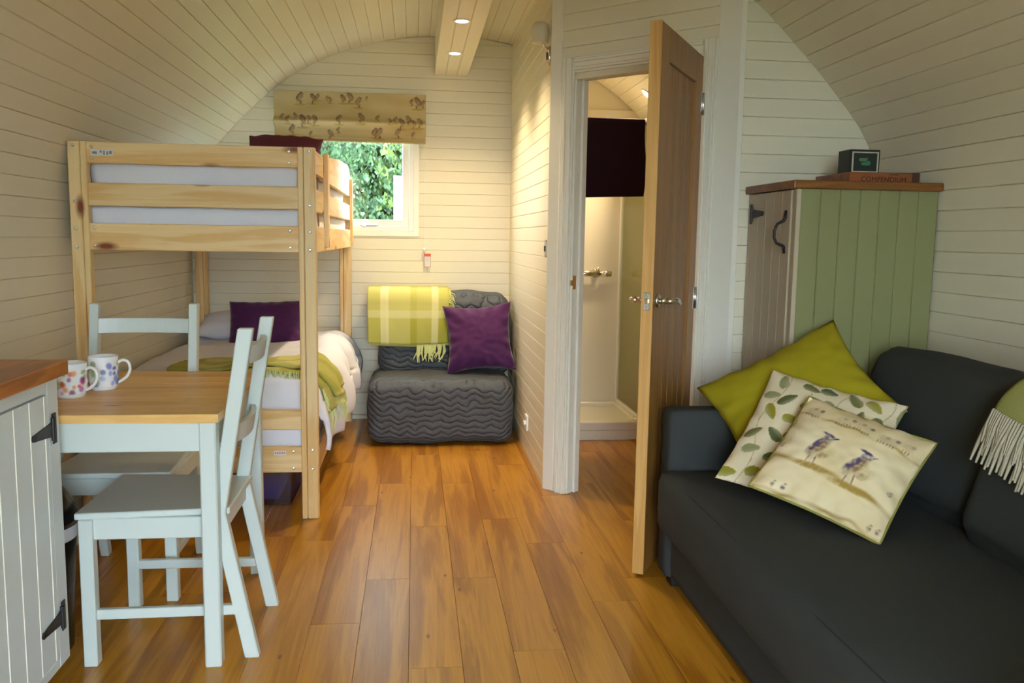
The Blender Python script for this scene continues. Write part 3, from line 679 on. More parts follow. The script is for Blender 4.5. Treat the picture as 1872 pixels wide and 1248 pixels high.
# upper bedding
def softbox(name, x0, x1, y0, y1, z0, z1, mat, parent, r=.05, amp=.008, sc=5, seed=0, n=28, bulge=0):
    """box with rounded edges, gently rumpled"""
    V = []; Fc = []; idx = {}
    cx, cy, cz = (x0+x1)/2, (y0+y1)/2, (z0+z1)/2; hx, hy, hz = (x1-x0)/2, (y1-y0)/2, (z1-z0)/2; r = min(r, hx*.98, hy*.98, hz*.98)
    def vert(a, b, c):
        k = (round(a, 5), round(b, 5), round(c, 5))
        if k in idx: return idx[k]
        p = Vector((a*hx, b*hy, c*hz)); q = Vector((max(-hx+r, min(hx-r, p.x)), max(-hy+r, min(hy-r, p.y)), max(-hz+r, min(hz-r, p.z))))
        d = p-q; ln = d.length
        if ln > 1e-9: p = q+d/ln*r
        nn = Vector((p.x/hx*abs(a), p.y/hy*abs(b), p.z/hz*abs(c)))
        nn = nn.normalized() if nn.length > 0 else nn
        if bulge:
            fl_ = sorted(abs(t_) for t_ in (a, b, c)); k_ = (1-fl_[0]**4)*(1-fl_[1]**4)
            p += nn*bulge*k_
        w_ = Vector((cx, cy, cz))+p
        w_ += nn*amp*noise.noise(Vector((w_.x*sc+seed, w_.y*sc, w_.z*sc)))
        idx[k] = len(V); V.append(tuple(w_)); return idx[k]
    m_ = [max(6, int(n*h/max(hx, hy, hz))) for h in (hx, hy, hz)]
    def warp(t): return -1+2*t   # even
    for ax in range(3):
        o1, o2 = [q for q in range(3) if q != ax]
        for s in (-1, 1):
            for i in range(m_[o1]):
                for j in range(m_[o2]):
                    f = []
                    for di, dj in ((0, 0), (1, 0), (1, 1), (0, 1)):
                        t = [0, 0, 0]; t[ax] = s; t[o1] = warp((i+di)/m_[o1]); t[o2] = warp((j+dj)/m_[o2]); f.append(vert(*t))
                    Fc.append(f)
    return mk(name, V, Fc, mat, parent, True)
o = softbox('mattress', BX_0+.03, BX_1-.03, BY_0+.05, BY_1-.06, 1.208, 1.36, linen, None, .04, .003, 5, 1, 40); props(o, 'white mattress on the upper bunk behind the pine rails', 'mattress')
o = softbox('duvet', BX_0+.042, BX_1-.042, BY_0+.046, BY_1-.06, 1.360, 1.555, linen, None, .08, .030, 6, 4, 60); props(o, 'white duvet spread over the upper bunk', 'duvet')
def cushion(name, C, R, U, w_, h_, t_, mat, label, group=None, n=36, pinch=.07, seed=0, colfn=None, wr=.006, parent=None, cat='cushion', mats2=None, piping=None):
    R, U = Vector(R).normalized(), Vector(U); U = (U-R*U.dot(R)).normalized(); Nn = R.cross(U); C = Vector(C)
    V = []; Fc = []; cols = [] if colfn else None; N1 = n+1
    for side in (1, -1):
        for j in range(N1):
            for i in range(N1):
                u, v = -1+2*i/n, -1+2*j/n
                e_ = ((1-u**2)*(1-v**2))
                th = t_/2*(max(0, 1-abs(u)**2.6)**.62)*(max(0, 1-abs(v)**2.6)**.62)
                x = w_/2*u*(1-pinch*(1-v*v)**1.2); y = h_/2*v*(1-pinch*(1-u*u)**1.2)
                r_ = wr*(noise.noise(Vector((u*2.3+seed, v*2.3, side*.7+seed)))+.5*noise.noise(Vector((u*6+seed, v*6, side))))*min(1, e_*6)
                rad = wr*1.2*math.sin(math.atan2(v, u)*17+seed)*(max(abs(u), abs(v))**6)*(0 if max(abs(u), abs(v)) >= .999 else 1)
                V.append(tuple(C+R*x+U*y+Nn*side*(th+r_+rad)*(1 if th > 1e-6 else 0)))
                if colfn: cols.append(colfn((u+1)/2, (v+1)/2) if side > 0 else colfn(.5, .5))
    def at(side, i, j):
        if side == 1 and (i in (0, n) or j in (0, n)): pass
        return (0 if side > 0 else N1*N1)+j*N1+i
    remap = {}
    for j in range(N1):
        for i in range(N1):
            if i in (0, n) or j in (0, n): remap[N1*N1+j*N1+i] = j*N1+i
    g = lambda k: remap.get(k, k)
    for j in range(n):
        for i in range(n):
            Fc.append([at(1, i, j), at(1, i+1, j), at(1, i+1, j+1), at(1, i, j+1)])
            f = [g(at(-1, i, j)), g(at(-1, i, j+1)), g(at(-1, i+1, j+1)), g(at(-1, i+1, j))]
            Fc.append(f)
    used = sorted({k for f in Fc for k in f}); im = {k: q for q, k in enumerate(used)}
    V = [V[k] for k in used]; Fc = [[im[k] for k in f] for f in Fc]
    if colfn: cols = [cols[k] for k in used]
    if piping:
        e = empty(name, C, label, cat, group); mk('cover', V, Fc, mat, e, True, cols)
        edge = []
        for q in range(0, 4*24):
            s, f = divmod(q, 24); a = -1+2*f/24; u, v = ((a, -1), (1, a), (-a, 1), (-1, -a))[s]
            edge.append(C+R*(w_/2*u*(1-pinch*(1-v*v)**1.2))+U*(h_/2*v*(1-pinch*(1-u*u)**1.2)))
        MB().tube(edge+[edge[0]], .004, 6).build('piping', piping, e, True)
        return e
    o = mk(name, V, Fc, mat, parent, True, cols)
    if not parent: props(o, label, cat, group)
    return o
cushion('pillow', (-.74, 5.10, 1.678), (1, .05, -.02), (0, .60, .56), .42, .36, .16, maroon, 'dark maroon pillow lying on the upper bunk', n=28, seed=3, cat='pillow')
# lower bedding
o = softbox('mattress', BX_0+.03, BX_1-.03, BY_0+.05, BY_1-.06, .254, .44, linen, None, .04, .003, 5, 2, 40); props(o, 'white mattress on the lower bunk', 'mattress')
DP = [(-1.366, .43), (-1.360, .54), (-1.31, .585), (-1.05, .59), (-.8, .595), (-.6, .60), (-.49, .60), (-.43, .565), (-.395, .50), (-.376, .43), (-.372, .37), (-.378, .31)]
DPd = catmull(DP, 8); arcs = [0]
for a, b in zip(DPd, DPd[1:]): arcs.append(arcs[-1]+math.dist(a, b))
def dpath(t):
    s = t*arcs[-1]
    for i in range(len(arcs)-1):
        if arcs[i+1] >= s-1e-9:
            f = (s-arcs[i])/(arcs[i+1]-arcs[i]); return Vector((DPd[i][0]+(DPd[i+1][0]-DPd[i][0])*f, DPd[i][1]+(DPd[i+1][1]-DPd[i][1])*f))
    return Vector(DPd[-1])
def duvet_pt(u, y, off=0.0):
    p = dpath(u); x, z = p.x, p.y
    yy = (y-3.80)/(5.70-3.80)
    bump = .022*nz(x*3, y*2.2, 1)+.016*nz(x*7, y*6, 2)
    top = max(0, min(1, (x+1.36)/.08))*max(0, min(1, (-.40-x)/.1))
    puff = .045*math.exp(-((yy-.66)/.22)**2)*max(0, min(1, (x+.72)/.2))
    if z > .5: z += (bump+puff)*1.0
    hang = max(0, min(1, (x+.46)/.08))
    x += hang*(.018*math.sin(y*11+.6)+.014*math.sin(y*23+z*6)+.02*math.exp(-((yy-.55)/.35)**2))
    if z < .44 and x > -.6: z -= .03*nz(y*3, 9, 4)+.012*math.sin(y*17)-.05*max(0, yy-.3)
    # foot end tucks down inside the end rails
    f = max(0, 1-(y-3.79)/.10)
    z = z-(z-.30)*(f**2.5)*(1 if x < -.45 else .35) if f > 0 else z
    # head end settles toward wall
    return Vector((x+off*(.7 if hang > .5 else 0), y, z+off*(1 if hang < .5 else .4)))
o = sheet('duvet', lambda u, v: tuple(duvet_pt(u, 3.79+v*(5.69-3.79))), 80, 90, linen, None, .02); props(o, 'white duvet on the lower bunk spilling over the open side', 'duvet')
cushion('pillow', (-1.04, 5.49, .672), (1, 0, 0), (0, .93, .22), .60, .38, .16, linen, 'white bed pillow at the head of the lower bunk', n=28, seed=6, cat='pillow')
cushion('cushion', (-.885, 5.24, .69), (1, .04, .02), (.04, .42, .80), .43, .33, .16, plum, 'purple velvet cushion propped on the lower bunk pillow', n=32, seed=9, pinch=.05)
# green folded throw across the foot of the lower bunk
tb = empty('throw_blanket', (-.7, 4.1, .6), 'folded lime green throw laid across the foot of the lower bunk', 'blanket')
greens = [lin(178, 174, 86), lin(204, 200, 126), lin(150, 150, 64)]
def plaid(u, v):
    t = .5+.5*math.sin(u*15); s = .5+.5*math.sin(v*11+1)
    c = mixc(greens[0], greens[1], 1 if t > .6 else 0); c = mixc(c, greens[2], .5 if s > .75 else 0); return c
ucut = (.30, .905)
def throw_fn(u, v, off=.022, y0=3.90, y1=4.40):
    uu = ucut[0]+(ucut[1]-ucut[0])*u; y = y0+(y1-y0)*v+.06*(u-.5)
    p = duvet_pt(uu, max(3.86, y), off); p.z += .006*nz(u*9, v*7, 5)
    return tuple(p)
sheet('lower_layer', lambda u, v: throw_fn(u*1.0, v, .022, 3.86, 4.40), 60, 24, printm, tb, .010, plaid)
sheet('upper_layer', lambda u, v: throw_fn(u*.94, v, .038, 3.94, 4.34), 60, 24, printm, tb, .012, lambda u, v: plaid(u+.3, v))
rg = random.Random(4); m = MB()
for k in range(34):
    u = .55+.42*k/34; p = Vector(throw_fn(u, 0, .030, 3.86, 4.40)); L_ = rg.uniform(.05, .09)
    m.tube([p, p+Vector((rg.uniform(-.01, .01), -.012, -L_*.5)), p+Vector((rg.uniform(-.03, .03), -.014, -L_))], [.004, .0035, .0015], 5)
for k in range(22):
    p = Vector(throw_fn(1.0, k/22, .028, 3.86, 4.40)); L_ = rg.uniform(.06, .10)
    m.tube([p, p+Vector((.010, rg.uniform(-.01, .01), -L_*.5)), p+Vector((.004, rg.uniform(-.03, .03), -L_))], [.004, .0035, .0015], 5)
props(m.build('fringe', greenfringe, tb), kind='stuff')
# storage box under the bunk
bxp = glass('tinted_plastic', (.62, .62, .86, 1), .15, .82)
sb = empty('storage_box', (-.9, 4.05, 0), 'blue tinted plastic storage box under the lower bunk', 'storage box')
m = MB()
for (x0, x1, y0, y1) in ((-1.1, -.56, 3.92, 3.926), (-1.1, -.56, 4.264, 4.27), (-1.1, -1.094, 3.92, 4.27), (-.566, -.56, 3.92, 4.27)): m.box(x0, x1, y0, y1, .008, .165, .001)
m.box(-1.1, -.56, 3.92, 4.27, .004, .010, .001); m.build('tub', bxp, sb)
m = MB(); m.box(-1.11, -.55, 3.91, 4.28, .163, .180, .006, 2); m.build('lid', plain('blue_plastic', (.16, .17, .34, 1), .35), sb)
bx('contents', -1.06, -.62, 3.96, 4.23, .012, .12, fabric('blue_cloth', (.16, .17, .42, 1)), sb, .02, 2)
# ------------------------------------------------------------------ dining table, mugs, chairs
tx0, tx1, ty0, ty1, tz = -1.30, -.537, 2.395, 3.16, .745
tbl = empty('dining_table', ((tx0+tx1)/2, (ty0+ty1)/2, 0), 'small dining table with wooden top and pale grey legs', 'table')
npl = 6; pwd = (ty1-ty0)/npl
for k in range(npl):
    board(tbl, frame((0, ty0, tz-.024), (1, 0, 0), (0, 1, 0), (0, 0, 1)), tx0, tx1, tx0, tx1, k*pwd-.0003, (k+1)*pwd+.0003, tablew, 'top_plank', .024, .0012)
for (x, y) in ((tx1-.058, ty0+.016), (tx0+.012, ty0+.016), (tx1-.058, ty1-.062), (tx0+.012, ty1-.062)):
    bx('leg', x, x+.046, y, y+.046, 0, tz-.024, chairp, tbl, .004)
for (a, b, c_, d_) in ((tx0+.05, tx1-.05, ty0+.022, ty0+.042), (tx0+.05, tx1-.05, ty1-.042, ty1-.022)): bx('apron', a, b, c_, d_, .635, tz-.0235, chairp, tbl, .002)
for (a, b, c_, d_) in ((tx0+.018, tx0+.038, ty0+.05, ty1-.05), (tx1-.042, tx1-.022, ty0+.05, ty1-.05)): bx('apron', a, b, c_, d_, .635, tz-.0235, chairp, tbl, .002)
def chair(C, ang, label):
    """local: x = sitting direction forward, y = left, origin under seat centre"""
    c, s = math.cos(ang), math.sin(ang)
    T = lambda p: Vector((C[0]+c*p[0]-s*p[1], C[1]+s*p[0]+c*p[1], p[2]))
    e = empty('dining_chair', (C[0], C[1], 0), label, 'chair', 'pale grey dining chairs')
    W2 = .193
    V, Fc = bevmesh([(-.205, -.175, .432), (.215, -.205, .432), (.215, .205, .432), (-.205, .175, .432), (-.205, -.175, .452), (.215, -.205, .452), (.215, .205, .452), (-.205, .175, .452)], BF, .005, 2)
    MB().add(V, Fc, T).build('seat', chairp, e)
    for y in (-1, 1):
        MB().box(.165, .203, y*W2-.019, y*W2+.019, 0, .434, .003, 1, T).build('leg', chairp, e)
        # rear post: splayed leg below the seat, raked back above
        yy0, yy1 = y*.178-.016, y*.178+.016
        pth = [(-.262, 0), (-.175, .44), (-.262, .975)]; wd_ = .021; m = MB(); secs = []
        for (px, pz), dz in zip(pth, (.0, .0, .0)): secs.append((px, pz))
        V = []
        for (px, pz) in secs:
            V += [(px-wd_, yy0, pz), (px+wd_, yy0, pz), (px+wd_, yy1, pz), (px-wd_, yy1, pz)]
        Fc = [(0, 1, 2, 3), (8, 11, 10, 9)]
        for k in (0, 4): Fc += [(k+a, k+(a+1) % 4, k+4+(a+1) % 4, k+4+a) for a in range(4)]
        V, Fc = bevmesh(V, Fc, .003, 1); MB().add(V, Fc, T).build('rear_post', chairp, e)
        MB().box(-.178, .180, y*W2-.010 - y*.006, y*W2+.010 - y*.006, .372, .434, .002, 1, T).build('seat_rail', chairp, e)
        MB().hexa([T(v) for v in ((-.238, y*.185-.009, .135), (.17, y*.19-.009, .135), (.17, y*.19+.009, .135), (-.238, y*.185+.009, .135), (-.232, y*.185-.009, .165), (.17, y*.19-.009, .165), (.17, y*.19+.009, .165), (-.232, y*.185+.009, .165))], .002).build('stretcher', chairp, e)
    MB().box(.172, .194, -W2+.01, W2-.01, .372, .434, .002, 1, T).build('seat_rail', chairp, e)
    MB().box(-.186, -.164, -.17, .17, .372, .434, .002, 1, T).build('seat_rail', chairp, e)
    for (za, zb) in ((.865, .918), (.635, .690)):     # curved back slats
        m = MB(); n = 10; V = []
        for i in range(n+1):
            y = -.166+.332*i/n; bow = .026*(1-(y/.166)**2)
            for z in (za, zb):
                x = -.175-.087*(z-.44)/.535-bow+.004
                V += [(x-.008, y, z), (x+.008, y, z)]
        Fc = [(0, 1, 3, 2), (4*n, 4*n+2, 4*n+3, 4*n+1)]
        for i in range(n):
            a = 4*i; b = a+4; Fc += [(a, b, b+1, a+1), (a+2, a+3, b+3, b+2), (a, a+2, b+2, b), (a+1, b+1, b+3, a+3)]
        m.add(V, Fc, T).build('back_slat', chairp, e)
    return e
chair((-.735, 2.655), math.pi, 'pale grey wooden chair with kicked back legs tucked sideways under the table end')
chair((-1.005, 3.085), -math.pi/2, 'pale grey wooden chair on the far side of the table by the bunk bed')
def mug(C, r, h, ang, palette, label, seed):
    rg = random.Random(seed); e = empty('mug', (C[0], C[1], tz), label, 'mug', 'flowered mugs on the dining table')
    fl_ = [(rg.uniform(0, 1), rg.uniform(.14, .82), rg.uniform(.06, .15), rg.choice(palette), rg.uniform(0, 3)) for _ in range(70)]
    n = 120; prof = [(0, 0), (r*.80, 0), (r*.84, .004), (r*.93, .012)]+[(r*(.95+.05*min(1, i/6)), .014+(h-.014)*i/44) for i in range(45)]+[(r*.985, h+.002), (r*.95, h), (r*.93, h*.6), (r*.9, .02), (0, .012)]
    V = []; cols = []; Fc = []; wht = (.82, .81, .80)
    for k, (rr, z) in enumerate(prof):
        for i in range(n):
            a = 2*math.pi*i/n; V.append((C[0]+rr*math.cos(a), C[1]+rr*math.sin(a), tz+z)); c = wht
            if 3 < k < 49:
                u, v = i/n, z/h
                for (cu, cv, s, cc, ro) in fl_:
                    du = ((u-cu+.5) % 1-.5)*3.1
                    if abs(du) < .2 and abs(v-cv) < .2: 
                        w_ = blob(du, v-cv, 0, 0, s, s*.9, ro, .5); c = mixc(c, cc, w_*.8)
            cols.append(c)
    for k in range(len(prof)-1):
        for i in range(n): Fc.append([k*n+i, k*n+(i+1) % n, (k+1)*n+(i+1) % n, (k+1)*n+i])
    mk('cup', V, Fc, glaze, e, True, cols)
    d = Vector((math.cos(ang), math.sin(ang), 0)); P = Vector((C[0], C[1], tz))
    pth = [P+d*(r-.004)+Vector((0, 0, h*.80)), P+d*(r+.014)+Vector((0, 0, h*.88)), P+d*(r+.030)+Vector((0, 0, h*.80)), P+d*(r+.034)+Vector((0, 0, h*.60)), P+d*(r+.026)+Vector((0, 0, h*.40)), P+d*(r+.010)+Vector((0, 0, h*.26)), P+d*(r-.005)+Vector((0, 0, h*.20))]
    pth = [Vector(q) for q in catmull([tuple(q) for q in pth], 4)]
    MB().tube(pth, .0048, 10).build('handle', plain('white_china', (.82, .81, .80, 1), .12), e, True)
mug((-1.025, 2.672), .047, .102, -.15, [lin(178, 70, 160), lin(214, 130, 200), lin(210, 40, 40), lin(226, 140, 50), lin(150, 176, 90), lin(140, 60, 130)], 'white china mug with pink and red flowers on the dining table', 2)
mug((-.975, 2.80), .045, .105, .1, [lin(92, 96, 190), lin(130, 140, 214), lin(70, 64, 150), lin(176, 190, 90), lin(120, 160, 130), lin(160, 170, 220)], 'white china mug with blue flowers on the dining table', 5)
# waste bin under the table
bn = empty('waste_bin', (-1.12, 2.56, 0), 'black domed waste bin with white liner edge beside the kitchen cabinet', 'bin')
T = frame((-1.115, 2.56, 0), (1, 0, 0), (0, 1, 0), (0, 0, 1)); bm_ = plain('black_plastic', (.008, .010, .011, 1), .25)
MB().lathe([(0, 0), (.098, 0), (.102, .006), (.122, .36), (0, .36)], 36, T).build('body', bm_, bn, True)
MB().lathe([(0, .345), (.124, .345), (.126, .352), (.127, .385), (.124, .39), (0, .39)], 36, T).build('bag_rim', plain('bin_liner', (.75, .76, .80, 1), .5, bump=.8, bscale=60), bn, True)
MB().lathe([(0, .386), (.128, .386), (.129, .40), (.120, .445), (.095, .485), (.055, .51), (0, .518)], 36, T).build('lid', bm_, bn, True)
# ------------------------------------------------------------------ kitchen cabinet and worktop
kc = empty('kitchen_cabinet', (-1.18, 1.75, 0), 'pale grey kitchen base cabinet with tongue and groove door and black strap hinges', 'cabinet')
KX, KY1, KY0 = -.93, 2.335, 1.15
bx('carcass', XL+.005, KX-.021, KY0, KY1, .09, .864, cabp, kc, .002)
bx('face_frame', KX-.022, KX, KY1-.064, KY1, .09, .864, cabp, kc, .002); bx('face_frame', KX-.022, KX, KY0, KY1-.064, .828, .864, cabp, kc, .002)
bx('face_frame', KX-.022, KX, KY0, KY1-.064, .09, .118, cabp, kc, .002); bx('face_frame', KX-.022, KX, 1.70, 1.75, .118, .828, cabp, kc, .002)
bx('plinth', XL+.005, KX-.05, KY0, KY1-.03, 0, .09, plain('black_plinth', (.01, .01, .011, 1), .5), kc, .001)
kd = bx('door', KX-.018, KX-.006, 1.755, KY1-.067, .122, .824, cabp, kc, .001)
yb = KY1-.067; k = 0
for y1_ in (2.268, 2.2425, 2.159, 2.0755, 1.992, 1.9085, 1.825):
    y0_ = max(1.755, {2.268: 2.2445}.get(y1_, y1_-.0815))
    board(kd, frame((KX-.0065, 0, 0), (0, 0, 1), (0, 1, 0), (1, 0, 0)), .122, .824, .122, .824, y0_, y1_, cabp, 'board', .0085, .002)
    bx('bead', KX-.0065, KX+.0035, y0_-.0022, y0_+.0002, .123, .823, trimp, kd, .0008)
def strap_hinge(par, T, L_):
    m = MB(); m.box(-.011, .011, -.040, .040, 0, .004, .0015, 1, T); m.lathe([(0, -.030), (.005, -.030), (.005, .030), (0, .030)], 10, lambda p: T((.012+p[0], p[2], .004+p[1])))
    m.hexa([T(v) for v in ((.010, -.020, 0), (L_, -.009, 0), (L_, -.009, .004), (.010, -.020, .004), (.010, .020, 0), (L_, .009, 0), (L_, .009, .004), (.010, .020, .004))], .0015)
    m.lathe([(0, 0), (.009, 0), (.009, .004), (0, .004)], 12, lambda p: T((L_+p[0], p[1], p[2])))
    return m.build('strap_hinge', iron, par)
for z in (.732, .225): strap_hinge(kd, frame((KX+.002, KY1-.040, z), (0, -1, 0), (0, 0, 1), (1, 0, 0)), .122)
wt = bx('worktop', XL+.002, KX+.026, KY0-.01, KY1+.012, .866, .905, workw, None, .004, 2); props(wt, 'oiled wooden worktop on the pale kitchen cabinet', 'worktop')
# ------------------------------------------------------------------ sage cupboard
cb = empty('cupboard', (1.64, 3.21, 0), 'sage green boarded cupboard with greige door and wooden top beside the sofa', 'cupboard')
CX0_, CX1_, CY0_, CY1_, CZ = 1.372, 1.918, 3.0, 3.436, 1.432
bx('carcass', CX0_+.014, CX1_, CY0_+.013, CY1_, .0, CZ, sage, cb, .001)
TC = frame((0, CY0_+.013, 0), (0, 0, 1), (1, 0, 0), (0, -1, 0)); nbd = 7; bx('corner_stile', CX0_, CX0_+.018, CY0_-.002, CY0_+.03, 0, CZ, greige, cb, .002)
wb_ = (CX1_-CX0_-.016)/nbd
for k in range(nbd): board(cb, TC, .0, CZ, .0, CZ, CX0_+.016+k*wb_, CX0_+.016+(k+1)*wb_, sage, 'board', .012, .003)
cdoor = bx('door', CX0_+.002, CX0_+.015, CY0_+.032, CY1_-.002, .05, CZ-.004, greige, cb, .001)
nd = 5; dw = (CY1_-.03-CY0_-.032)/nd
for k in range(nd): board(cdoor, frame((CX0_+.003, 0, 0), (0, 0, 1), (0, 1, 0), (-1, 0, 0)), .05, CZ-.004, .05, CZ-.004, CY0_+.034+k*dw, CY0_+.034+(k+1)*dw, greige, 'board', .008, .0025)
bx('hinge_stile', CX0_-.005, CX0_+.010, CY1_-.028, CY1_, 0, CZ, greige, cb, .002)
strap_hinge(cdoor, frame((CX0_-.006, CY1_-.035, 1.350), (0, -1, 0), (0, 0, 1), (-1, 0, 0)), .115)
strap_hinge(cdoor, frame((CX0_-.006, CY1_-.035, .30), (0, -1, 0), (0, 0, 1), (-1, 0, 0)), .115)
hy = 3.067; m = MB(); xh = CX0_-.005
m.tube([(xh-.003, hy, 1.356), (xh-.005, hy, 1.328), (xh-.010, hy, 1.318), (xh-.034, hy, 1.305), (xh-.044, hy, 1.28), (xh-.044, hy, 1.255), (xh-.034, hy, 1.235), (xh-.010, hy, 1.226), (xh-.005, hy, 1.222), (xh-.003, hy, 1.198)], [.005, .006, .006, .0055, .0055, .0055, .0055, .006, .006, .005], 8)
m.build('pull_handle', iron, cdoor, True)
bx('top', CX0_-.022, CX1_+.004, CY0_-.022, CY1_+.002, CZ, CZ+.030, cuptop, cb, .004, 2)
# boxes on the cupboard
gz = CZ+.030
gb = empty('games_box', (1.72, 3.13, gz), 'flat brown wooden games box lettered compendium on top of the cupboard', 'box')
gw = wood('games_box_wood', hexc(150, 84, 40), hexc(112, 56, 24), 'x', 1.5, 12, .4, 0, .03)
bx('case', 1.582, 1.856, 3.03, 3.30, gz, gz+.037, gw, gb, .003); bx('end_panel', 1.826, 1.8572, 3.0292, 3.301, gz-.0+.0005, gz+.0372, plain('dark_red_stain', (.07, .022, .012, 1), .5), gb, .002)
def text(body, size, T, mat, parent, name='lettering', ext=.0004, sx=1.0):
    cu = bpy.data.curves.new('t', 'FONT'); cu.body = body; cu.size = size; cu.extrude = ext; cu.align_x = 'CENTER'; cu.space_character = 1.05
    to = bpy.data.objects.new('t', cu); COL.objects.link(to); bpy.context.view_layer.update()
    me = to.evaluated_get(bpy.context.evaluated_depsgraph_get()).to_mesh()
    V = [tuple(T((v.co.x*sx, v.co.y, v.co.z))) for v in me.vertices]; Fc = [list(p.vertices) for p in me.polygons]
    to.evaluated_get(bpy.context.evaluated_depsgraph_get()).to_mesh_clear(); bpy.data.objects.remove(to)
    return mk(name, V, Fc, mat, parent, fix=False)
ink = plain('burnt_lettering', (.025, .008, .004, 1), .7)
text('COMPENDIUM', .026, frame((1.716, 3.0294, gz+.003), (1, 0, 0), (0, 0, 1), (0, -1, 0)), ink, gb, sx=1.0)
text('GAMES', .0105, frame((1.755, 3.0294, gz+.0265), (1, 0, 0), (0, 0, 1), (0, -1, 0)), ink, gb, sx=1.1)
kb = empty('card_game_box', (1.66, 3.12, gz+.037), 'small black box with cream border and green emblem on top of the games box', 'box')
kz = gz+.037
bx('case', 1.604, 1.722, 3.075, 3.165, kz, kz+.086, plain('black_card', (.010, .010, .012, 1), .45), kb, .002)
m = MB(); a0, a1, b0, b1 = 1.612, 1.716, kz+.003, kz+.078
m.box(a0, a1, 3.0738, 3.0752, b1-.005, b1, 0).box(a0, a1, 3.0738, 3.0752, b0, b0+.004, 0).box(a0, a0+.006, 3.0738, 3.0752, b0, b1, 0).box(a1-.006, a1, 3.0738, 3.0752, b0, b1, 0)
m.build('border', plain('cream_ink', (.55, .52, .40, 1), .6), kb)
bx('panel', a0+.006, a1-.006, 3.0742, 3.0752, b0+.004, b1-.005, plain('dark_green_card', (.006, .014, .012, 1), .5), kb, 0)
TE = frame((1.662, 3.0740, kz+.042), (1, 0, 0), (0, 0, 1), (0, -1, 0)); m = MB()
m.poly([(-.022, .012), (.004, .013), (.006, .009), (.010, .015), (.012, .014), (.009, .004), (.002, -.001), (-.006, .001), (-.019, .000), (-.023, .006)], 0, .0008, TE); m.build('emblem', plain('grey_green_ink', (.10, .17, .13, 1), .6), kb)
m = MB(); m.poly([(-.012, -.003), (.006, -.002), (.013, .004), (.021, .002), (.023, -.008), (.018, -.014), (-.008, -.014), (-.014, -.009)], 0, .0008, TE); m.build('emblem', plain('green_ink', (.03, .22, .10, 1), .6), kb)
# ------------------------------------------------------------------ quilted chair bed
def quilt_mat():
    m, nt, p, N, L = base_mat('quilted_cover'); MATS['quilted_cover'] = m
    p.inputs['Base Color'].default_value = (.075, .085, .10, 1); p.inputs['Roughness'].default_value = .7
    tc = N.new('ShaderNodeTexCoord'); sx = N.new('ShaderNodeSeparateXYZ'); L.new(tc.outputs['Object'], sx.inputs[0])
    def math_(op, a, b=None):
        q = N.new('ShaderNodeMath'); q.operation = op
        for i, v in enumerate((a, b)):
            if v is None: continue
            if isinstance(v, (int, float)): q.inputs[i].default_value = v
            else: L.new(v, q.inputs[i])
        return q.outputs[0]
    h = math_('SUBTRACT', sx.outputs[2], sx.outputs[1])
    zig = math_('MULTIPLY', math_('PINGPONG', sx.outputs[0], .05), .42)
    n_ = N.new('ShaderNodeTexNoise'); n_.inputs['Scale'].default_value = 14; L.new(tc.outputs['Object'], n_.inputs['Vector'])
    hh = math_('ADD', math_('ADD', h, zig), math_('MULTIPLY', n_.outputs['Fac'], .05))
    wv = math_('ABSOLUTE', math_('SINE', math_('MULTIPLY', hh, 2*math.pi/.072)))
    q = math_('POWER', wv, .45)
    n2 = N.new('ShaderNodeTexNoise'); n2.inputs['Scale'].default_value = 60; L.new(tc.outputs['Object'], n2.inputs['Vector'])
    tot = math_('ADD', q, math_('MULTIPLY', n2.outputs['Fac'], .25))
    b = N.new('ShaderNodeBump'); b.inputs['Strength'].default_value = 1.0; b.inputs['Distance'].default_value = .012; L.new(tot, b.inputs['Height']); L.new(b.outputs[0], p.inputs['Normal'])
    return m
quilt = quilt_mat()
ac = empty('chair_bed', (.16, 5.35, 0), 'charcoal quilted chair bed in the corner below the window wall', 'armchair')
softbox('seat', -.272, .588, 5.0, 5.62, .012, .392, quilt, ac, .07, .014, 7, 3, 60, .006)
softbox('backrest', -.225, .612, 5.44, 5.74, .34, .878, quilt, ac, .09, .014, 7, 8, 60, .010)
m = MB()
for (x, y) in ((-.15, 5.2), (.47, 5.2), (-.15, 5.6), (.47, 5.6)): m.box(x-.03, x+.03, y-.03, y+.03, 0, .04, .004)
m.build('feet', iron, ac)
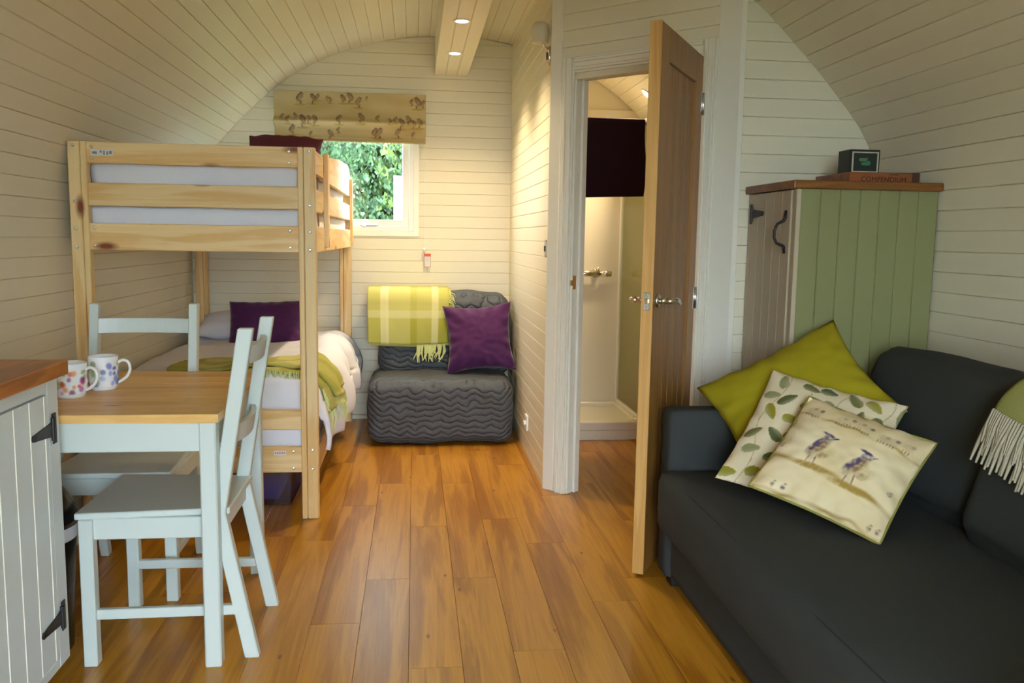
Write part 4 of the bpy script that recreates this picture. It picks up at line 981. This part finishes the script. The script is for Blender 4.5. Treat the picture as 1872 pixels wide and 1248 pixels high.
# checked throw over its back
th = empty('throw_blanket', (-.03, 5.44, .55), 'checked lime green throw folded over the back of the quilted chair', 'blanket')
def check(u, v):
    a, b, c_ = lin(172, 168, 66), lin(212, 208, 132), lin(228, 224, 170)
    stripes = lambda t, e: 1 if any(abs(t-q) < e for q in (.21, .83)) else 0
    c = a if not (.23 < u < .52) else mixc(a, b, .55)
    if u < .17: c = mixc(a, b, .25)
    if .60 < u < .8: c = mixc(a, b, .3)
    if .35 < v < .68: c = mixc(c, b, .35)
    if stripes(u, .045): c = mixc(c, c_, .7)
    if abs(v-.30) < .04 or abs(v-.75) < .018: c = mixc(c, c_, .5)
    return c
def thr(u, v, off=0.0, bot=.575, x0=-.292, x1=.215):    # v 0 bottom front, up the front, over the top, down behind
    x = x0+(x1-x0)*u; yf, yb, zt_, r_ = 5.412, 5.768, .893, .085
    wob = .006*math.sin(u*7+1)+.005*nz(u*6, v*5, 2)
    L1 = zt_-r_-bot; La = r_*math.pi/2; Lt = yb-yf-2*r_; s = v*(L1+2*La+Lt+.13)
    if s < L1: q = s/L1; return (x-.012*(1-q)*(u-.5), yf-off-.010*math.sin(q*3)-abs(wob)*(1-q)-.008*(1-q), bot+s-.012*math.sin(u*3.1)*(1-q))
    s -= L1
    if s < La: a = s/r_; return (x, yf+r_-(r_+off)*math.cos(a), zt_-r_+(r_+off)*math.sin(a)+abs(wob)*.3)
    s -= La
    if s < Lt: return (x, yf+r_+s, zt_+off+abs(wob)*.3)
    s -= Lt
    if s < La: a = s/r_; return (x, yb-r_+(r_+off)*math.sin(a), zt_-r_+(r_+off)*math.cos(a))
    return (x, yb+off, zt_-r_-(s-La))
sheet('top_layer', lambda u, v: thr(u, v, .014), 60, 70, printm, th, .010, lambda u, v: check(u, v*1.38))
sheet('under_layer', lambda u, v: thr(u, v, .002, .56, -.275, .232), 40, 40, printm, th, .010, lambda u, v: lin(190, 186, 104))
m = MB(); rg = random.Random(9)
for k in range(26):
    u = .62+.36*k/26; p = Vector(thr(u, 0, .008)); L_ = rg.uniform(.07, .12)
    m.tube([p+Vector((0, 0, .01)), p+Vector((rg.uniform(-.01, .01), -.012, -L_*.5)), p+Vector((rg.uniform(-.035, .02), -.016, -L_))], [.0055, .005, .002], 5)
for k in range(10):
    p = Vector((.218+rg.uniform(-.004, .012), 5.40, .80+.10*k/10)); m.tube([p, p+Vector((.02, -.006, -.008)), p+Vector((.030, -.004, -.03))], [.004, .0035, .001], 5)
props(m.build('fringe', greenfringe, th), kind='stuff')
cushion('cushion', (.402, 5.295, .618), (.985, -.05, .08), (-.03, .24, .96), .43, .43, .17, plum, 'purple velvet cushion leaning on the quilted chair back', n=44, seed=12, pinch=.13, wr=.012)
# ------------------------------------------------------------------ sofa
sf = empty('sofa', (1.38, 2.0, 0), 'dark slate grey fabric sofa along the right wall', 'sofa')
SY0, SY1 = .86, 2.985
softbox('base', .915, 1.885, SY0+.02, SY1-.005, .035, .225, slate, sf, .012, .0, 5, 0, 30)
softbox('arm', .895, 1.885, SY1-.115, SY1, .03, .645, slate, sf, .022, .002, 5, 0, 34)
softbox('arm', .895, 1.885, SY0, SY0+.115, .03, .645, slate, sf, .022, .002, 5, 0, 34)
softbox('seat_cushion', .852, 1.70, SY0+.11, SY1-.112, .222, .436, slate, sf, .035, .004, 4, 2, 50, .010)
softbox('back_frame', 1.74, 1.895, SY0+.05, SY1-.05, .04, .70, slate, sf, .03, .0, 5, 0, 30)
def back_cushion(y0, y1, seed, xc=1.60):
    o = softbox('back_cushion', -.105, .105, y0, y1, 0, .46, slate, None, .07, .01, 5, seed, 34, .018)
    ang = math.radians(17); C = Vector((xc, (y0+y1)/2, .405))
    R = Matrix.Rotation(ang, 4, 'Y'); M = R
    for v in o.data.vertices: v.co = M @ v.co
    o.data.update(); o.parent = sf; o.location = C-wloc(sf); WL[o.name] = C; o.location.z += 0
    return o
back_cushion(2.135, 2.865, 1); back_cushion(1.40, 2.125, 2, 1.545); back_cushion(.985, 1.39, 3, 1.545)
m = MB(); m.tube([(.872, SY0+.13, .4295), (.872, SY1-.13, .4295)], .0022, 6); m.build('seam', plain('slate_thread', (.016, .018, .02, 1), .9), sf)
m = MB()
for (x, y) in ((.95, SY1-.08), (1.83, SY1-.08), (.95, SY0+.08), (1.83, SY0+.08)): m.box(x-.03, x+.03, y-.03, y+.03, 0, .04, .003)
m.build('feet', iron, sf)
# sofa cushions
cushion('cushion', (1.2945, 2.7612, .7073), (.1273, -.8396, -.5280), (.8558, -.1761, .4864), .482, .542, .16, lime, 'plain lime green cushion propped in the sofa corner', 'cushions on the sofa', n=40, seed=21, pinch=.11)
rl = random.Random(31); leaves = []
for gy in range(6):
    for gx in range(6):
        u = (gx+.5+(.5 if gy % 2 else 0))/6+rl.uniform(-.03, .03); v = (gy+.5)/6+rl.uniform(-.03, .03)
        leaves.append((u, v, rl.uniform(.066, .085), rl.choice((0, .8, -.8, 1.6, 2.4, .3))+rl.uniform(-.25, .25), rl.choice((lin(150, 142, 40), lin(116, 118, 66), lin(92, 100, 60), lin(150, 152, 104), lin(160, 150, 60)))))
def leaf_col(u, v):
    c = lin(232, 216, 182)
    for k in range(4):     # thin curling stems
        d = abs(u-(.14+.25*k+.05*math.sin(v*9+k*2)));
        if d < .004: c = mixc(c, lin(170, 150, 110), .7)
    for (cu, cv, L_, ro, cc) in leaves:
        du, dv = u-cu, v-cv
        if abs(du) < .1 and abs(dv) < .1:
            x, y = du*math.cos(ro)+dv*math.sin(ro), -du*math.sin(ro)+dv*math.cos(ro)
            if abs(x) < L_:
                hw = .037*math.sqrt(max(0, 1-(x/L_)**2))*(1-.35*x/L_)
                if abs(y) < hw: c = mixc(cc, lin(190, 186, 150), max(0, -y/hw)*.55)
    return c
cushion('cushion', (1.2302, 2.4959, .6200), (.7087, -.6886, -.1534), (.5744, .4369, .6922), .437, .452, .11, printm, 'cream cushion printed with green leaves between the lime and animal cushions', 'cushions on the sofa', n=150, seed=24, pinch=.06, colfn=leaf_col, wr=.004)
def animal_col(u, v):
    c = mixc(lin(238, 220, 180), lin(226, 204, 156), .5+nz(u*3, v*3, 7))
    # grassy washes
    for (y0, a, wd_) in ((.765, -.05, .022), (.30, -.10, .035), (.02, 0, .02)):
        yy = y0+a*(u-.3)+.03*nz(u*7, y0*9, 1); w_ = max(0, 1-abs(v-yy)/wd_)*(.5+.9*nz(u*6+3, v*14, 5)); c = mixc(c, lin(164, 132, 60), max(0, w_)*1.2)
    for (cu, cv, s, f) in ((.34, .46, .155, False), (.66, .42, .160, False)):
        x, y = (u-cu)/s, (v-cv)/s
        for (px, py, ra, rb_, ro, col, am) in ((.30, -.05, .52, .52, 0, lin(206, 186, 130), .5), (-.1, .1, .30, .8, -.45, lin(146, 116, 78), .9), (-.28, .2, .2, .72, -.45, lin(96, 78, 108), .85), (.12, .85, .30, .24, .1, lin(120, 104, 124), .85), (.0, 1.05, .36, .10, -.2, lin(80, 60, 96), .9), (.46, .92, .16, .06, .5, lin(78, 58, 84), .9),
                                              (.16, .84, .10, .10, 0, lin(220, 205, 170), .7), (-.15, -.55, .14, .5, .2, lin(214, 196, 158), .6), (.05, -.7, .05, .4, .1, lin(120, 92, 100), .7), (-.3, -.75, .05, .4, -.1, lin(120, 92, 100), .7), (.1, -1.1, 1.2, .2, 0, lin(172, 138, 66), .9), (.3, -.35, .3, .22, .3, lin(170, 146, 104), .7)):
            w_ = blob(x, y, px, py, ra*1.15, rb_*1.1, ro, .5); n_ = 1.0+.8*nz(u*40, v*40, px+5)
            if w_ > 0: c = mixc(c, col, max(0, min(1, w_*am*n_)))
    # row of sheep-like shapes along the top
    for k, cu in enumerate((.10, .16, .36, .42, .50, .57, .70, .77, .88)):
        cv = .83-.05*(cu-.3)+.015*math.sin(k*5)
        x, y = (u-cu)/.055, (v-cv)/.062
        if abs(x) < 1.5 and abs(y) < 1.8:
            c = mixc(c, lin(206, 184, 146), .7*blob(x, y, 0, 0, .9, .8, 0, .5)); c = mixc(c, lin(104, 84, 92), .75*blob(x, y, .5, .35, .42, .38, 0, .5)*(1 if k % 2 else .6))
            for lx in (-.5, -.1, .3): c = mixc(c, lin(96, 78, 76), .7*blob(x, y, lx, -.85, .11, .35, 0, .5))
    for (cu, cv) in ((.16, .055), (.24, .06), (.90, .05), (.96, .055), (.93, .36), (.04, .42)):
        x, y = (u-cu)/.03, (v-cv)/.03
        c = mixc(c, lin(88, 70, 96), .8*blob(x, y, 0, 0, .8, .8, 0, .6)*(.7+nz(u*60, v*60))); c = mixc(c, lin(110, 90, 90), .7*blob(x, y, .3, .9, .5, .3, 0, .6))
    return c
cushion('cushion', (1.2291, 2.2946, .6027), (.6749, -.7025, -.2259), (.662, .4412, .606), .383, .381, .12, printm, 'cream cushion printed with purple birds and animals at the front of the sofa cushions', 'cushions on the sofa', n=170, seed=27, pinch=.045, colfn=animal_col, wr=.005, piping=plain('olive_piping', (.28, .25, .05, 1), .8))
# throw over the sofa back
ts = empty('throw_blanket', (1.55, 1.85, .7), 'soft green woven throw with cream fringe hanging over the sofa back', 'blanket')
def on_back(x, z, a=math.radians(17)): return (1.545+x*math.cos(a)+z*math.sin(a), .405-x*math.sin(a)+z*math.cos(a))
TPp = [on_back(*q) for q in ((-.134, .375), (-.132, .435), (-.116, .486), (-.066, .516), (0, .523), (.066, .516), (.116, .486), (.134, .435))]
TPd = catmull(TPp, 6)
def tsf(u, v):
    y = 2.055-u*.70; q = v*(len(TPd)-1); i = min(int(q), len(TPd)-2); f = q-i
    x = TPd[i][0]+(TPd[i+1][0]-TPd[i][0])*f; z = TPd[i][1]+(TPd[i+1][1]-TPd[i][1])*f
    if u < .25: y -= (.30*max(0, v-.05)**1.2)*(1-u/.25)*.9
    bb = (1-v)
    return (x-.004-.006*(1+math.sin(u*16))*bb-.036*u*bb*bb, y, z-.10*u*bb*bb)
sheet('blanket_weave', tsf, 60, 40, limethrow, ts, .010)
m = MB(); rg = random.Random(2)
for lay in range(2):
    for k in range(70):
        u = (k+.3*lay)/70; p = Vector(tsf(u, .0)); p.x -= .002+.004*lay; L_ = rg.uniform(.06, .085)+(.045 if lay == 0 else .0)+.03*u
        sw = rg.uniform(-.012, .012)
        m.tube([p+Vector((0, 0, .012)), p+Vector((-.007-.11*L_, sw*.4, -L_*.35)), p+Vector((-.006-.22*L_, sw, -L_*.7)), p+Vector((-.006-.32*L_, sw*1.3, -L_))], [.0035, .006, .0055, .003], 5)
props(m.build('fringe', fringem, ts), kind='stuff')
